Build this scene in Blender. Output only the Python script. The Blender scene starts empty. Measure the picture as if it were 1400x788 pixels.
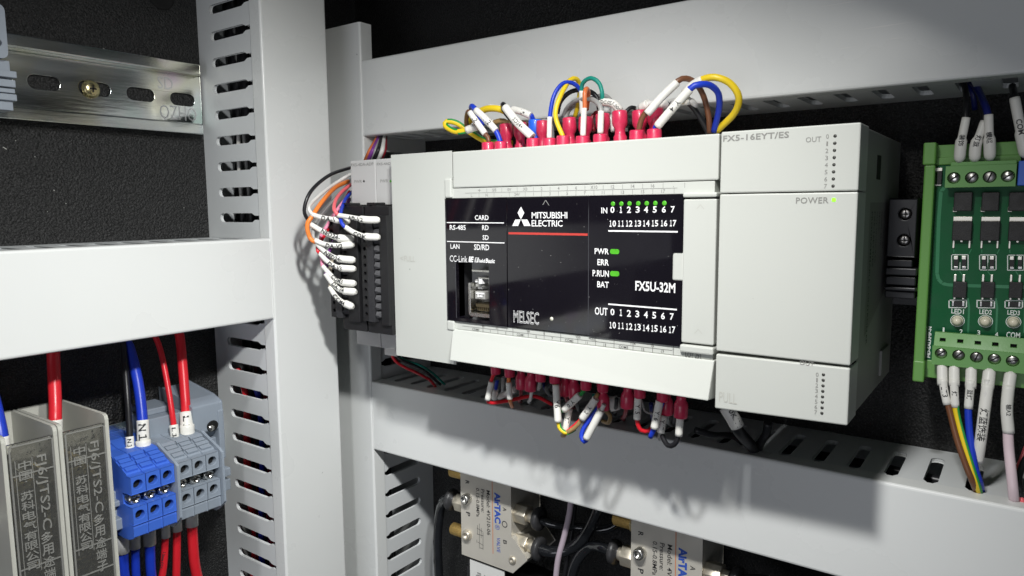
import bpy, math, random
from mathutils import Vector, Matrix
from mathutils.geometry import tessellate_polygon
random.seed(7)
SC = bpy.context.scene
COL = SC.collection

# ------------------------------------------------------------------ camera
# The place is measured in millimetres from the photographer's eye: X right along the
# back panel, Y into the cabinet, Z up.  W() turns that into metres.
LIFT = 1.4
def W(p):
    return Vector((p[0] * .001, p[1] * .001, p[2] * .001 + LIFT))
FPX, YAW, PITCH, ROLL = 972.66, .62793, .113145, -.0090783
_F = Vector((-math.sin(YAW) * math.cos(PITCH), math.cos(YAW) * math.cos(PITCH), -math.sin(PITCH)))
_R = Vector((math.cos(YAW), math.sin(YAW), 0))
_U = _R.cross(_F)
_R2 = _R * math.cos(ROLL) + _U * math.sin(ROLL)
_U2 = _U * math.cos(ROLL) - _R * math.sin(ROLL)
cd = bpy.data.cameras.new('camera')
cam = bpy.data.objects.new('camera', cd)
COL.objects.link(cam)
cd.sensor_width = 36
cd.lens = 36 * FPX / 1400
cd.clip_start, cd.clip_end = .005, 50
m = Matrix((_R2, _U2, -_F)).transposed().to_4x4()
m.translation = W((0, 0, 0))
cam.matrix_world = m
SC.camera = cam

# ------------------------------------------------------------------ light
wd = bpy.data.worlds.new('World')
SC.world = wd
wd.use_nodes = True
bg = wd.node_tree.nodes['Background']
bg.inputs[0].default_value = (.80, .90, 1, 1)
bg.inputs[1].default_value = .05

def area(name, loc, target, power, sx, sy, col, spread=180):
    l = bpy.data.lights.new(name, 'AREA')
    l.shape = 'RECTANGLE'
    l.size, l.size_y = sx * .001, sy * .001
    l.energy = power
    l.color = col
    l.spread = math.radians(spread)
    o = bpy.data.objects.new(name, l)
    COL.objects.link(o)
    o.location = W(loc)
    d = W(target) - W(loc)
    o.rotation_euler = d.to_track_quat('-Z', 'Y').to_euler()
    return o
# the work lamp held above the camera: its place was found from the shadows of the
# controller on the lower duct and of the side duct on the side panel
LAMP = (-57, 88, 110)
area('work_lamp', LAMP, (LAMP[0] - 44, LAMP[1] + 14, LAMP[2] - 88), .46, 12, 24, (1, .985, .94), 144)
# fill spot added further up the same line to brighten the lower half
l = bpy.data.lights.new('upper_fill', 'SPOT')
l.energy = 7.5; l.spot_size = math.radians(44); l.spot_blend = 1; l.shadow_soft_size = .016; l.color = (.98, .99, 1)
o = bpy.data.objects.new('upper_fill', l); COL.objects.link(o)
o.location = W((-77, -95, 345))
o.rotation_euler = (W((-165, 271, -185)) - o.location).to_track_quat('-Z', 'Y').to_euler()
# another added fill spot, further back, to brighten the side panel
l = bpy.data.lights.new('side_fill', 'SPOT')
l.energy = 7.2; l.spot_size = math.radians(46); l.spot_blend = 1; l.shadow_soft_size = .012; l.color = (.97, .99, 1)
o = bpy.data.objects.new('side_fill', l); COL.objects.link(o)
o.location = W((130, -20, 235))
o.rotation_euler = (W((-330, 165, -115)) - o.location).to_track_quat('-Z', 'Y').to_euler()
# soft room light from the open front of the cabinet
area('room_light', (0, -900, -250), (-60, 271, -80), 2.2, 700, 500, (.90, .92, 1))

SC.view_settings.view_transform = 'Standard'
SC.view_settings.look = 'None'
SC.view_settings.exposure = 0
SC.view_settings.gamma = 1
SC.view_settings.use_curve_mapping = False
SC.render.engine = 'CYCLES'
SC.cycles.use_denoising = True
SC.cycles.max_bounces = 8
SC.cycles.transparent_max_bounces = 12
SC.cycles.sample_clamp_indirect = 3
SC.cycles.blur_glossy = .5

# ------------------------------------------------------------------ measuring
def ray(x, y):
    return _R2 * ((x - 700) / FPX) - _U2 * ((y - 394) / FPX) + _F
def pY(x, y, Y):
    d = ray(x, y); return d * (Y / d.y)
def pX(x, y, X):
    d = ray(x, y); return d * (X / d.x)
def pZ(x, y, Z):
    d = ray(x, y); return d * (Z / d.z)

# ------------------------------------------------------------------ materials
def lin(c):
    return tuple((v / 255 / 12.92) if v / 255 <= .04045 else ((v / 255 + .055) / 1.055) ** 2.4 for v in c)
MATS = {}
def mat(name, col, rough=.5, metal=0, bump=0, bscale=800, var=.04, vscale=40, emit=0, trans=0, ior=1.45,
        coat=0, rvar=.08, spec=.5, stretch=None):
    if name in MATS: return MATS[name]
    mt = bpy.data.materials.new(name); MATS[name] = mt
    mt.use_nodes = True
    nt = mt.node_tree; N = nt.nodes; L = nt.links
    b = N['Principled BSDF']
    b.inputs['Metallic'].default_value = metal
    b.inputs['IOR'].default_value = ior
    b.inputs['Specular IOR Level'].default_value = spec
    b.inputs['Transmission Weight'].default_value = trans
    b.inputs['Coat Weight'].default_value = coat
    b.inputs['Coat Roughness'].default_value = .05
    if emit:
        b.inputs['Emission Color'].default_value = (*col, 1)
        b.inputs['Emission Strength'].default_value = emit
    tc = N.new('ShaderNodeTexCoord')
    vec = tc.outputs['Object']
    if stretch:
        mp = N.new('ShaderNodeMapping'); mp.inputs['Scale'].default_value = stretch
        L.new(vec, mp.inputs[0]); vec = mp.outputs[0]
    nz = N.new('ShaderNodeTexNoise')
    nz.inputs['Scale'].default_value = vscale; nz.inputs['Detail'].default_value = 6
    L.new(vec, nz.inputs['Vector'])
    mx = N.new('ShaderNodeMix'); mx.data_type = 'RGBA'
    mx.inputs[6].default_value = (*[c * (1 - var) for c in col], 1)
    mx.inputs[7].default_value = (*[min(1, c * (1 + var)) for c in col], 1)
    L.new(nz.outputs['Fac'], mx.inputs[0])
    L.new(mx.outputs[2], b.inputs['Base Color'])
    mr = N.new('ShaderNodeMapRange')
    mr.inputs[1].default_value = .3; mr.inputs[2].default_value = .7
    mr.inputs[3].default_value = max(0, rough - rvar); mr.inputs[4].default_value = min(1, rough + rvar)
    L.new(nz.outputs['Fac'], mr.inputs[0]); L.new(mr.outputs[0], b.inputs['Roughness'])
    if bump:
        n2 = N.new('ShaderNodeTexNoise'); n2.inputs['Scale'].default_value = bscale; n2.inputs['Detail'].default_value = 2
        L.new(vec, n2.inputs['Vector'])
        bp = N.new('ShaderNodeBump'); bp.inputs['Strength'].default_value = bump; bp.inputs['Distance'].default_value = .0002
        L.new(n2.outputs['Fac'], bp.inputs['Height']); L.new(bp.outputs[0], b.inputs['Normal'])
    return mt

PVC = mat('grey pvc', (.71, .725, .71), .30, var=.02, vscale=25, bump=.06, bscale=60, rvar=.09)
PVCT = mat('grey pvc trunk', (.66, .68, .68), .42, var=.015, vscale=25, rvar=.05)
CASE = mat('warm grey case', (.52, .535, .50), .42, var=.012, vscale=30, bump=.05, bscale=5000, rvar=.03)
CASE2 = mat('cool grey case', (.50, .50, .49), .45, var=.012, vscale=30, bump=.05, bscale=5000, rvar=.03)
CASED = mat('shaded case grey', (.30, .30, .285), .5, var=.05, vscale=30, bump=.1, bscale=4000)  # darker copy of the case grey, shade of the flanks painted in
GLOSS = mat('black gloss panel', (.006, .005, .008), .06, var=.1, vscale=60, rvar=.025, ior=1.62)
DARK = mat('black hollow', (.006, .006, .006), .8)
WHITE = mat('white print', (.80, .80, .80), .5, var=.02)
GREYP = mat('grey print', (.25, .25, .24), .6, var=.05)
GREYL = mat('light grey print', (.36, .36, .34), .6, var=.05)
DKP = mat('dark print', (.03, .03, .032), .6, var=.05)
REDP = mat('red print', (.50, .05, .04), .5, var=.05)
LEDG = mat('green light', (.07, .36, .02), .35, emit=.2, var=.2, vscale=600)
LEDB = mat('bright green light', (.25, .85, .03), .35, emit=1.0)
LEDOFF = mat('dark lamp dot', (.05, .05, .045), .3)
STEEL = mat('bright steel', (.62, .61, .57), .25, 1, var=.12, vscale=300)
DSTEEL = mat('dull steel', (.36, .35, .34), .35, 1, var=.2, vscale=400)
GOLD = mat('gold contact', (.75, .52, .2), .3, 1)
BLKP = mat('black plastic', (.018, .018, .020), .42, bump=.25, bscale=3500, var=.15, vscale=200)
BLKM = mat('charcoal connector plastic', (.009, .009, .010), .5, bump=.5, bscale=2500, var=.15, vscale=300)
MARK = mat('white marker tube', (.78, .77, .72), .42, var=.03, vscale=200)
CRIMP = mat('crimson terminal sleeve', (.58, .028, .085), .36, var=.25, vscale=260, bump=.35, bscale=700, coat=.25)
CRIMPB = mat('blue terminal sleeve', (.02, .13, .72), .33, var=.08, vscale=220, coat=.3)

def specks(mt, scale, lo, k):
    """sparse dark dirt specks over a material's colour"""
    nt = mt.node_tree; N = nt.nodes; L = nt.links; b = N['Principled BSDF']
    src = b.inputs['Base Color'].links[0].from_socket
    n = N.new('ShaderNodeTexNoise'); n.inputs['Scale'].default_value = scale; n.inputs['Detail'].default_value = 1
    tc = N.new('ShaderNodeTexCoord'); L.new(tc.outputs['Object'], n.inputs['Vector'])
    r = N.new('ShaderNodeMapRange'); r.inputs[1].default_value = lo; r.inputs[2].default_value = lo + .03; r.inputs[3].default_value = 1; r.inputs[4].default_value = k
    L.new(n.outputs['Fac'], r.inputs[0])
    mx = N.new('ShaderNodeVectorMath'); mx.operation = 'SCALE'
    L.new(src, mx.inputs[0]); L.new(r.outputs[0], mx.inputs['Scale']); L.new(mx.outputs[0], b.inputs['Base Color'])
specks(PVC, 260, .80, .45)
specks(CASE, 420, .82, .6)
# ------------------------------------------------------------------ mesh building
class MB:
    def __init__(s): s.v = []; s.f = []; s.sm = []
    def add(s, vs, fs, smooth=False):
        o = len(s.v); s.v += [tuple(p) for p in vs]
        s.f += [tuple(i + o for i in f) for f in fs]; s.sm += [smooth] * len(fs)
        return s
    def box(s, x0, x1, y0, y1, z0, z1):
        if x0 > x1: x0, x1 = x1, x0
        if y0 > y1: y0, y1 = y1, y0
        if z0 > z1: z0, z1 = z1, z0
        return s.add([(x0,y0,z0),(x1,y0,z0),(x1,y1,z0),(x0,y1,z0),(x0,y0,z1),(x1,y0,z1),(x1,y1,z1),(x0,y1,z1)],
                     [(0,3,2,1),(4,5,6,7),(0,1,5,4),(1,2,6,5),(2,3,7,6),(3,0,4,7)])
    def hexa(s, a, b):
        """two quads (4 points each, matching order) joined into a solid"""
        return s.add(list(a) + list(b), [(3,2,1,0),(4,5,6,7),(0,1,5,4),(1,2,6,5),(2,3,7,6),(3,0,4,7)])
    def prism(s, poly, fn, a, b, holes=()):
        """poly in 2-D, fn(u, v, w) -> point; walls from w=a to w=b, holes cut right through"""
        loops = [list(poly)] + [list(h) for h in holes]
        flat = [p for l in loops for p in l]
        tri = tessellate_polygon([[Vector((p[0], p[1], 0)) for p in l] for l in loops]) if holes else [tuple(range(len(poly)))]
        n = len(flat)
        vs = [fn(p[0], p[1], a) for p in flat] + [fn(p[0], p[1], b) for p in flat]
        fs = [tuple(t) for t in tri] + [tuple(reversed([i + n for i in t])) for t in tri]
        k = 0
        for l in loops:
            c = len(l)
            for i in range(c):
                j = (i + 1) % c
                fs.append((k + i, k + j, k + j + n, k + i + n))
            k += c
        return s.add(vs, fs)
    def tube(s, pts, r, n=10, cap=True):
        pts = [Vector(p) for p in pts]
        rs = r if isinstance(r, (list, tuple)) else [r] * len(pts)
        fr = frames(pts)
        vs = []
        for p, (t, u, v), q in zip(pts, fr, rs):
            for k in range(n):
                a = 2 * math.pi * k / n
                vs.append(p + (u * math.cos(a) + v * math.sin(a)) * q)
        fs = []
        for i in range(len(pts) - 1):
            for k in range(n):
                k2 = (k + 1) % n
                fs.append((i*n+k, i*n+k2, (i+1)*n+k2, (i+1)*n+k))
        s.add(vs, fs, True)
        if cap:
            o = len(s.v) - len(vs)
            s.f.append(tuple(o + k for k in reversed(range(n)))); s.sm.append(False)
            s.f.append(tuple(o + (len(pts)-1)*n + k for k in range(n))); s.sm.append(False)
        return s
    def cyl(s, p0, p1, r0, r1=None, n=16):
        return s.tube([p0, p1], [r0, r0 if r1 is None else r1], n)
    def lathe(s, p0, ax, prof, n=20):
        """prof: (distance along ax, radius)"""
        p0 = Vector(p0); ax = Vector(ax).normalized()
        u = ax.orthogonal().normalized(); v = ax.cross(u)
        vs = [p0 + ax * d + (u * math.cos(2*math.pi*k/n) + v * math.sin(2*math.pi*k/n)) * r for d, r in prof for k in range(n)]
        fs = [(i*n+k, i*n+(k+1)%n, (i+1)*n+(k+1)%n, (i+1)*n+k) for i in range(len(prof)-1) for k in range(n)]
        return s.add(vs, fs, True)

def frames(pts):
    out = []; u = None
    for i, p in enumerate(pts):
        a = pts[max(0, i-1)]; b = pts[min(len(pts)-1, i+1)]
        t = (b - a).normalized()
        if u is None:
            u = t.orthogonal().normalized()
        else:
            u = (u - t * u.dot(t))
            u = u.normalized() if u.length > 1e-6 else t.orthogonal().normalized()
        out.append((t, u, t.cross(u)))
    return out
def spline(pts, step=1.2):
    """Catmull-Rom through the points, resampled"""
    P = [Vector(p) for p in pts]
    if len(P) < 3:
        n = max(2, int((P[1]-P[0]).length / step)); return [P[0].lerp(P[1], i / n) for i in range(n + 1)]
    P = [P[0] * 2 - P[1]] + P + [P[-1] * 2 - P[-2]]
    out = []
    for i in range(1, len(P) - 2):
        a, b, c, d = P[i-1:i+3]
        n = max(2, int((c - b).length / step))
        for k in range(n):
            t = k / n
            out.append(.5 * ((2*b) + (c-a)*t + (2*a-5*b+4*c-d)*t*t + (3*b-a-3*c+d)*t**3))
    out.append(P[-2])
    return out

fxyz = {'x': lambda u, v, w: (w, u, v), 'y': lambda u, v, w: (u, w, v), 'z': lambda u, v, w: (u, v, w)}
def circ(cx, cy, r, n=16, r2=None):
    r2 = r2 or r
    return [(cx + r * math.cos(2*math.pi*k/n), cy + r2 * math.sin(2*math.pi*k/n)) for k in range(n)]
def rrect(x0, x1, y0, y1, r, n=4):
    out = []
    for cx, cy, a0 in ((x1-r, y1-r, 0), (x0+r, y1-r, 90), (x0+r, y0+r, 180), (x1-r, y0+r, 270)):
        for k in range(n + 1):
            a = math.radians(a0 + 90 * k / n); out.append((cx + r*math.cos(a), cy + r*math.sin(a)))
    return out
def rect(x0, x1, y0, y1):
    return [(x0, y0), (x1, y0), (x1, y1), (x0, y1)]

def obj(name, mb, m, parent=None, bevel=0, kind=None, seg=2):
    me = bpy.data.meshes.new(name)
    org = parent['org'] if parent is not None else (0, 0, 0)
    if parent is None:
        xs = mb.v; k = len(xs)
        org = tuple(sum(p[i] for p in xs) / k for i in range(3))
    me.from_pydata([((p[0]-org[0])*.001, (p[1]-org[1])*.001, (p[2]-org[2])*.001) for p in mb.v], [], mb.f)
    me.polygons.foreach_set('use_smooth', mb.sm)
    me.materials.append(m)
    me.update()
    o = bpy.data.objects.new(name, me)
    COL.objects.link(o)
    if parent is not None:
        o.parent = parent
    else:
        o.location = W(org)
    o['org'] = org
    if bevel:
        b = o.modifiers.new('bevel', 'BEVEL'); b.width = bevel * .001; b.segments = seg
        b.limit_method = 'ANGLE'; b.angle_limit = math.radians(38); b.harden_normals = False
    if kind: o['kind'] = kind
    return o
def thing(name, label, cat, org, group=None):
    o = bpy.data.objects.new(name, None)
    o.empty_display_size = .01
    COL.objects.link(o)
    o.location = W(org); o['org'] = tuple(org)
    o['label'] = label; o['category'] = cat
    if group: o['group'] = group
    return o
def tag(o, label, cat, group=None):
    o['label'] = label; o['category'] = cat
    if group: o['group'] = group
    return o

# ------------------------------------------------------------------ lettering
_TX = {}
def glyphs(s, bold=0.0, space=1.0):
    k = (s, bold, space)
    if k not in _TX:
        c = bpy.data.curves.new('t', 'FONT'); c.body = s; c.size = 1; c.offset = bold; c.resolution_u = 2; c.space_character = space
        o = bpy.data.objects.new('t', c); COL.objects.link(o)
        me = bpy.data.meshes.new_from_object(o)
        vs = [(v.co.x, v.co.y) for v in me.vertices]; fs = [tuple(p.vertices) for p in me.polygons]
        bpy.data.objects.remove(o); bpy.data.curves.remove(c); bpy.data.meshes.remove(me)
        x0 = min(v[0] for v in vs); x1 = max(v[0] for v in vs); y0 = min(v[1] for v in vs); y1 = max(v[1] for v in vs)
        _TX[k] = ([((v[0]-x0)/(x1-x0 or 1), (v[1]-y0)/(y1-y0 or 1)) for v in vs], fs, (x1-x0)/(y1-y0))
    return _TX[k]
def text(mb, s, fn, bold=0.0, space=1.0):
    """fn(u, v) with u, v in 0..1 over the lettering's box -> point"""
    vs, fs, _ = glyphs(s, bold, space)
    mb.add([fn(u, v) for u, v in vs], fs)
def text3(mb, s, fn, bold=0.0, h=.35):
    """raised lettering: fn(u, v, w), w out of the surface"""
    vs, fs, _ = glyphs(s, bold)
    n = len(vs)
    cnt = {}
    for f in fs:
        for a, b in zip(f, f[1:] + f[:1]): cnt[(a, b)] = 1
    walls = [(a, b, b + n, a + n) for a, b in cnt if (b, a) not in cnt]
    mb.add([fn(u, v, 0) for u, v in vs] + [fn(u, v, h) for u, v in vs], [tuple(i + n for i in f) for f in fs] + walls)
def aspect(s, bold=0.0): return glyphs(s, bold)[2]

# ------------------------------------------------------------------ the cabinet panels
def powder():
    """textured black powder coat: tiny pebbles, pale grain with sparkle painted in"""
    mt = mat('black powder coat', (.0085, .009, .011), .40, var=.1, vscale=30, rvar=.03)
    nt = mt.node_tree; N = nt.nodes; L = nt.links
    b = N['Principled BSDF']
    tc = N.new('ShaderNodeTexCoord')
    n1 = N.new('ShaderNodeTexNoise'); n1.inputs['Scale'].default_value = 1500; n1.inputs['Detail'].default_value = 3; n1.inputs['Roughness'].default_value = .7
    v = N.new('ShaderNodeTexVoronoi'); v.inputs['Scale'].default_value = 900
    for n in (n1, v): L.new(tc.outputs['Object'], n.inputs['Vector'])
    ad = N.new('ShaderNodeMath'); ad.operation = 'SUBTRACT'
    L.new(n1.outputs['Fac'], ad.inputs[0]); L.new(v.outputs['Distance'], ad.inputs[1])
    bp = N.new('ShaderNodeBump'); bp.inputs['Strength'].default_value = 1; bp.inputs['Distance'].default_value = .00055
    L.new(ad.outputs[0], bp.inputs['Height']); L.new(bp.outputs[0], b.inputs['Normal'])
    # pale grain in the colour, painting in the coat's sparkle as well
    r = N.new('ShaderNodeMapRange'); r.inputs[1].default_value = .50; r.inputs[2].default_value = .74; r.inputs[3].default_value = .006; r.inputs[4].default_value = .06
    L.new(n1.outputs['Fac'], r.inputs[0])
    L.new(r.outputs[0], b.inputs['Base Color'])
    return mt
POWDER = powder()
WALLX, PANY = -354.0, 321.0
DUCTX, DUCTY = -300.0, 271.0
obj('back_panel', MB().box(WALLX + .5, 190, PANY, PANY + 2.5, -360, 380), POWDER, kind='structure')
SIDE = obj('side_panel', MB().box(WALLX - 2.5, WALLX, -260, PANY + 2.5, -360, 380), POWDER, kind='structure')

lint = MB(); rl = random.Random(5)
for k in range(15):
    y, z = rl.uniform(90, 212), rl.uniform(-12, 105); a = rl.uniform(0, 3.1); ln = rl.choice((.2, .2, .25, .3, .8)); wd = .13
    u = Vector((0, math.cos(a), math.sin(a))) * ln; n = Vector((0, -math.sin(a), math.cos(a))) * wd; c = Vector((WALLX + .08, y, z))
    lint.add([c - u - n, c + u - n, c + u + n, c - u + n], [(0, 1, 2, 3)])
lo_ = obj('lint', lint, mat('pale lint', (.45, .45, .42), .9), None, kind='stuff'); lo_['label'] = 'pale lint and dust flecks on the black side panel'; lo_['category'] = 'lint'
# ------------------------------------------------------------------ slotted cable ducts
def slot_wall(l0, l1, depth, centres, n0, n1, n2, hw=2.6, nk=1.35):
    """outline of one slotted duct wall in (length, depth)"""
    top = depth - 1.6
    pts = [(l1, 0), (l0, 0), (l0, top)]
    for c in centres:
        if c - hw < l0 + .6 or c + hw > l1 - .6: continue
        pts += [(c - nk, top), (c - nk, n2), (c - hw, n1)]
        for k in range(7):
            a = math.pi + math.pi * k / 6
            pts.append((c + hw * math.cos(a), n0 + hw + hw * math.sin(a)))
        pts += [(c + hw, n1), (c + nk, n2), (c + nk, top)]
    pts.append((l1, top))
    return pts
def duct(label, fr, l0, l1, a0, a1, depth, first, pitch, n0, n1, n2, org, trunk=None, lip=8.4):
    """fr(l, a, n) -> point; l runs along, a across, n out of the panel"""
    t = thing('cable_duct', label, 'cable duct', org, 'slotted cable ducts on the panels')
    tl0, tl1 = trunk or (l0, l1)
    obj('base', MB().hexa([fr(tl0, a0+1.4, 0), fr(tl1, a0+1.4, 0), fr(tl1, a1-1.4, 0), fr(tl0, a1-1.4, 0)],
                          [fr(tl0, a0+1.4, 1.5), fr(tl1, a0+1.4, 1.5), fr(tl1, a1-1.4, 1.5), fr(tl0, a1-1.4, 1.5)]), PVCT, t)
    k0 = math.ceil((tl0 - first) / pitch); cs = [first + pitch * k for k in range(k0, int((tl1 - first) / pitch) + 1)]
    poly = slot_wall(tl0, tl1, depth, cs, n0, n1, n2)
    for a in (a0, a1 - 1.7):
        obj('slotted_wall', MB().prism(poly, lambda u, v, w: fr(u, w, v), a, a + 1.7), PVCT, t, bevel=.3)
    # cover: a shallow U with lips that hook over the walls
    e = .5
    prof = [(a0-e, depth-lip), (a0-e, depth-.9), (a0-e+.35, depth-.25), (a0-e+1.1, depth), (a1+e-1.1, depth), (a1+e-.35, depth-.25), (a1+e, depth-.9), (a1+e, depth-lip),
            (a1+e-.45, depth-lip), (a1+e-.45, depth-1.5), (a0-e+.45, depth-1.5), (a0-e+.45, depth-lip)]
    obj('cover', MB().prism(prof, lambda u, v, w: fr(w, u, v), l0, l1), PVC, t, bevel=.18)
    return t
# on the side panel (cover faces +X)
duct('upright grey duct on the side panel, tallest with slots facing the viewer',
     lambda l, a, n: (WALLX + n, a, l), -300, 190, 213.2, 251.5, 54, 100.3, 13.05, 11, 39, 41.5, (WALLX, 232, -300))
duct('wide level grey duct on the side panel below the shiny mounting rail',
     lambda l, a, n: (WALLX + n, l, a), -235, 212.3, -53.4, -14.6, 54, 124.3-1.0, 12.2, 11, 39, 41.5, (WALLX, 0, -34))
p = pX(221, -5, WALLX + .6)
tag(obj('hole_disc', MB().lathe((WALLX + .02, p.y, p.z), (1, 0, 0), [(0, 6.6), (.6, 6.4), (1.0, 5.4), (.7, 4.6), (.7, .01)], 28), DARK), 'black disc standing in for a hole in the side panel at the top edge', 'plug')  # black disc in place of a dark hole through the panel
# on the back panel (cover faces the viewer)
duct('narrow upright grey duct in the corner of the back panel, joining both level ducts',
     lambda l, a, n: (a, PANY - n, l), -300, 99, -334, -296.2, 50, -180.2, 13.1, 11.5, 38, 40, (-315, PANY, -300), trunk=(-300, 74))
duct('upper level grey duct running above the controller',
     lambda l, a, n: (l, PANY - n, a), -295.0, 150, 39.6, 78.4, 50, -83.6, 12.6, 13.2, 38, 40, (-70, PANY, 60))
UP = [o for o in bpy.data.objects if o.name.startswith('cover')][-1]
sc_ = MB()
for (x0, y0), (x1, y1), w_ in (((1163, 42.5), (1252, 29.5), .22), ((1120, 10), (1192, -2), .16), ((1205, 55), (1240, 51), .12), ((1140, 68), (1176, 63), .1)):
    A, B_ = pY(x0, y0, DUCTY - .06), pY(x1, y1, DUCTY - .06); d = (B_ - A).normalized(); n = Vector((-d.z, 0, d.x)) * w_; M_ = (A + B_) / 2
    sc_.add([A, M_ - n, B_, M_ + n], [(0, 1, 2, 3)])
obj('scuff', sc_, mat('polished scuff', (.82, .82, .80), .2), UP)
duct('lower level grey duct running below the controller, with soft shadows on its cover',
     lambda l, a, n: (l, PANY - n, a), -295.0, 150, -136.2, -97.6, 50, -73.2, 12.55, 10.5, 38, 40, (-70, PANY, -117))

# ------------------------------------------------------------------ zinc rail on the side panel
def zinc():
    mt = mat('yellowish zinc plate', (.58, .58, .55), .19, 1, bump=.12, bscale=900, var=.05, vscale=60, stretch=(1, .12, 1))
    nt = mt.node_tree; N = nt.nodes; L = nt.links
    b = N['Principled BSDF']
    n = N.new('ShaderNodeTexNoise'); n.inputs['Scale'].default_value = 26; n.inputs['Detail'].default_value = 5
    tc = N.new('ShaderNodeTexCoord'); L.new(tc.outputs['Object'], n.inputs['Vector'])
    r = N.new('ShaderNodeValToRGB'); e = r.color_ramp.elements
    e[0].position = .3; e[0].color = (.50, .66, .60, 1); e[1].position = .72; e[1].color = (.74, .62, .72, 1)
    k = e.new(.45); k.color = (.66, .69, .69, 1); k = e.new(.58); k.color = (.68, .68, .56, 1)
    L.new(n.outputs['Fac'], r.inputs[0]); L.new(r.outputs[0], b.inputs['Base Color'])
    return mt
ZINC = zinc()
def hat_rail(label, y0, y1, zc, x0, holes, group=None):
    """35 mm hat rail on the side panel, running along Y"""
    t = thing('mounting_rail', label, 'mounting rail', (x0, (y0+y1)/2, zc), group)
    hs = [rrect(a, b, zc - 3.1, zc + 3.1, 3.0) for a, b in holes]
    obj('web', MB().prism(rect(y0, y1 + 3.6, zc - 12.4, zc + 12.4), fxyz['x'], x0 + 1.4, x0 + .4, hs), ZINC, t, bevel=.15)
    for s in (1, -1):
        P = [(.4, 12.4), (1.4, 12.4), (1.6, 12.9), (6.2, 13.0), (6.6, 13.3), (6.6, 16.9), (6.9, 17.3), (7.4, 17.5), (7.7, 17.2), (7.7, 12.6), (7.2, 12.0), (1.9, 11.8), (1.4, 11.4)]
        obj('flange', MB().prism([(x0 + a, zc + s * b) for a, b in P], lambda u, v, w: (u, w, v), y0, y1), ZINC, t, bevel=.2)
    return t
X = WALLX + 1.4
hl = [(pX(a, y, X).y, pX(b, y, X).y) for a, b, y in ((-20, 16, 103), (37, 82, 111), (107, 151, 122), (173, 211, 129), (233, 266, 137))]
rail = hat_rail('zinc plated mounting rail with oval holes at the upper left', -190, 208.5, 55.9, WALLX, hl)
sp = pX(127, 122, WALLX + 4)
s = MB().lathe((WALLX + 1.5, sp.y, 55.4), (1, 0, 0), [(0, .1), (0, 4.0), (.9, 4.0), (2.0, 3.3), (2.6, 2.2), (2.8, .01)], 24)
s = obj('screw', s, mat('yellow zinc screw', (.70, .60, .32), .25, 1, var=.1, vscale=300), rail)
d = MB()
for a in (0, math.pi/2):
    c, q = math.cos(a), math.sin(a)
    d.hexa([(WALLX + 3.9, sp.y + c*u - q*v, 55.4 + q*u + c*v) for u, v in ((-1.9,-.35),(1.9,-.35),(1.9,.35),(-1.9,.35))],
           [(WALLX + 4.42, sp.y + c*u - q*v, 55.4 + q*u + c*v) for u, v in ((-1.2,-.35),(1.2,-.35),(1.2,.35),(-1.2,.35))])
obj('cross_recess', d, DARK, s)
tm = MB()
a, b = pX(219, 162, X), pX(268, 148, X)
text(tm, 'OZHO', lambda u, v: (X + .06, a.y + (b.y-a.y)*u, a.z + (b.z-a.z)*v))
a, b = pX(216, 121, X), pX(236, 107, X)
text(tm, 'SD', lambda u, v: (X + .06, a.y + (b.y-a.y)*u, a.z + (b.z-a.z)*v))
obj('embossed_mark', tm, mat('worn zinc mark', (.60, .61, .61), .28, 1), rail)

# grey end clamp at the picture's left edge
GREYC = mat('blue grey clamp plastic', (.28, .315, .36), .42, var=.04, vscale=100, bump=.1, bscale=2000)
t = thing('end_clamp', 'ribbed grey end clamp on the zinc rail at the left edge', 'end clamp', (-345, 100, 56))
Xc = -334
yr = pX(8.5, 40, Xc).y; y2 = pX(23, 105, Xc).y
b = MB().prism(rrect(85, yr, pX(5, 80, Xc).z, pX(5, 6, Xc).z, 2.5), fxyz['x'], -346, Xc, [circ(yr - 3.4, pX(2, 59, Xc).z, 1.5, 14)])
obj('plate', b, GREYC, t, bevel=.3)
b = MB()
for k, (pa, pb, pr) in enumerate(((97, 106, 22), (109, 119, 21), (121, 127, 21), (128, 137, 24))):
    b.box(-347, Xc + .5 - .4*k, 84, pX(pr, pa, Xc).y, pX(12, pb, Xc).z, pX(12, pa, Xc).z)
b.box(-352, Xc - 2.5, 84, y2 - 1.2, pX(12, 150, Xc).z, pX(12, 82, Xc).z)
b.hexa([(-352, 84, 42), (-352, y2 - 4, 42), (-344, y2 - 4, 42), (-344, 84, 42)], [(-352, 84, 48), (-352, y2 - .6, 48), (-337, y2 - .6, 48), (-337, 84, 48)])
obj('ribbed_foot', b, GREYC, t, bevel=.3)

# ------------------------------------------------------------------ the controller
YF = 230.13
CPUX = (-232.9, -83.3)
def tq(mb, s, x0, y0, x1, y1, Y=YF - .12, bold=.0, space=1.0):
    """flat lettering on a plane facing the viewer; its box measured by opposite corners"""
    a, b = pY(x0, y0, Y), pY(x1, y1, Y)
    text(mb, s, lambda u, v: (a.x + (b.x-a.x)*u, Y, a.z + (b.z-a.z)*v), bold, space)
def bar(mb, x0, y0, x1, y1, th, Y=YF - .12):
    a, b = pY(x0, y0, Y), pY(x1, y1, Y); z = (a.z + b.z) / 2
    mb.add([(a.x, Y, z - th/2), (b.x, Y, z - th/2), (b.x, Y, z + th/2), (a.x, Y, z + th/2)], [(0, 1, 2, 3)])
def poly2(mb, px, Y):
    mb.add([pY(x, y, Y) for x, y in px], [tuple(range(len(px)))])
plc = thing('controller', 'large pale grey programmable controller with glossy black front panel', 'controller', (-158, 313, -67))
ZT, ZB = 23.2, -67.0
obj('body', MB().box(CPUX[0] + .5, CPUX[1] - .4, 241, 313, ZB + .4, ZT - .5), CASE2, plc, bevel=.5)
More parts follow.
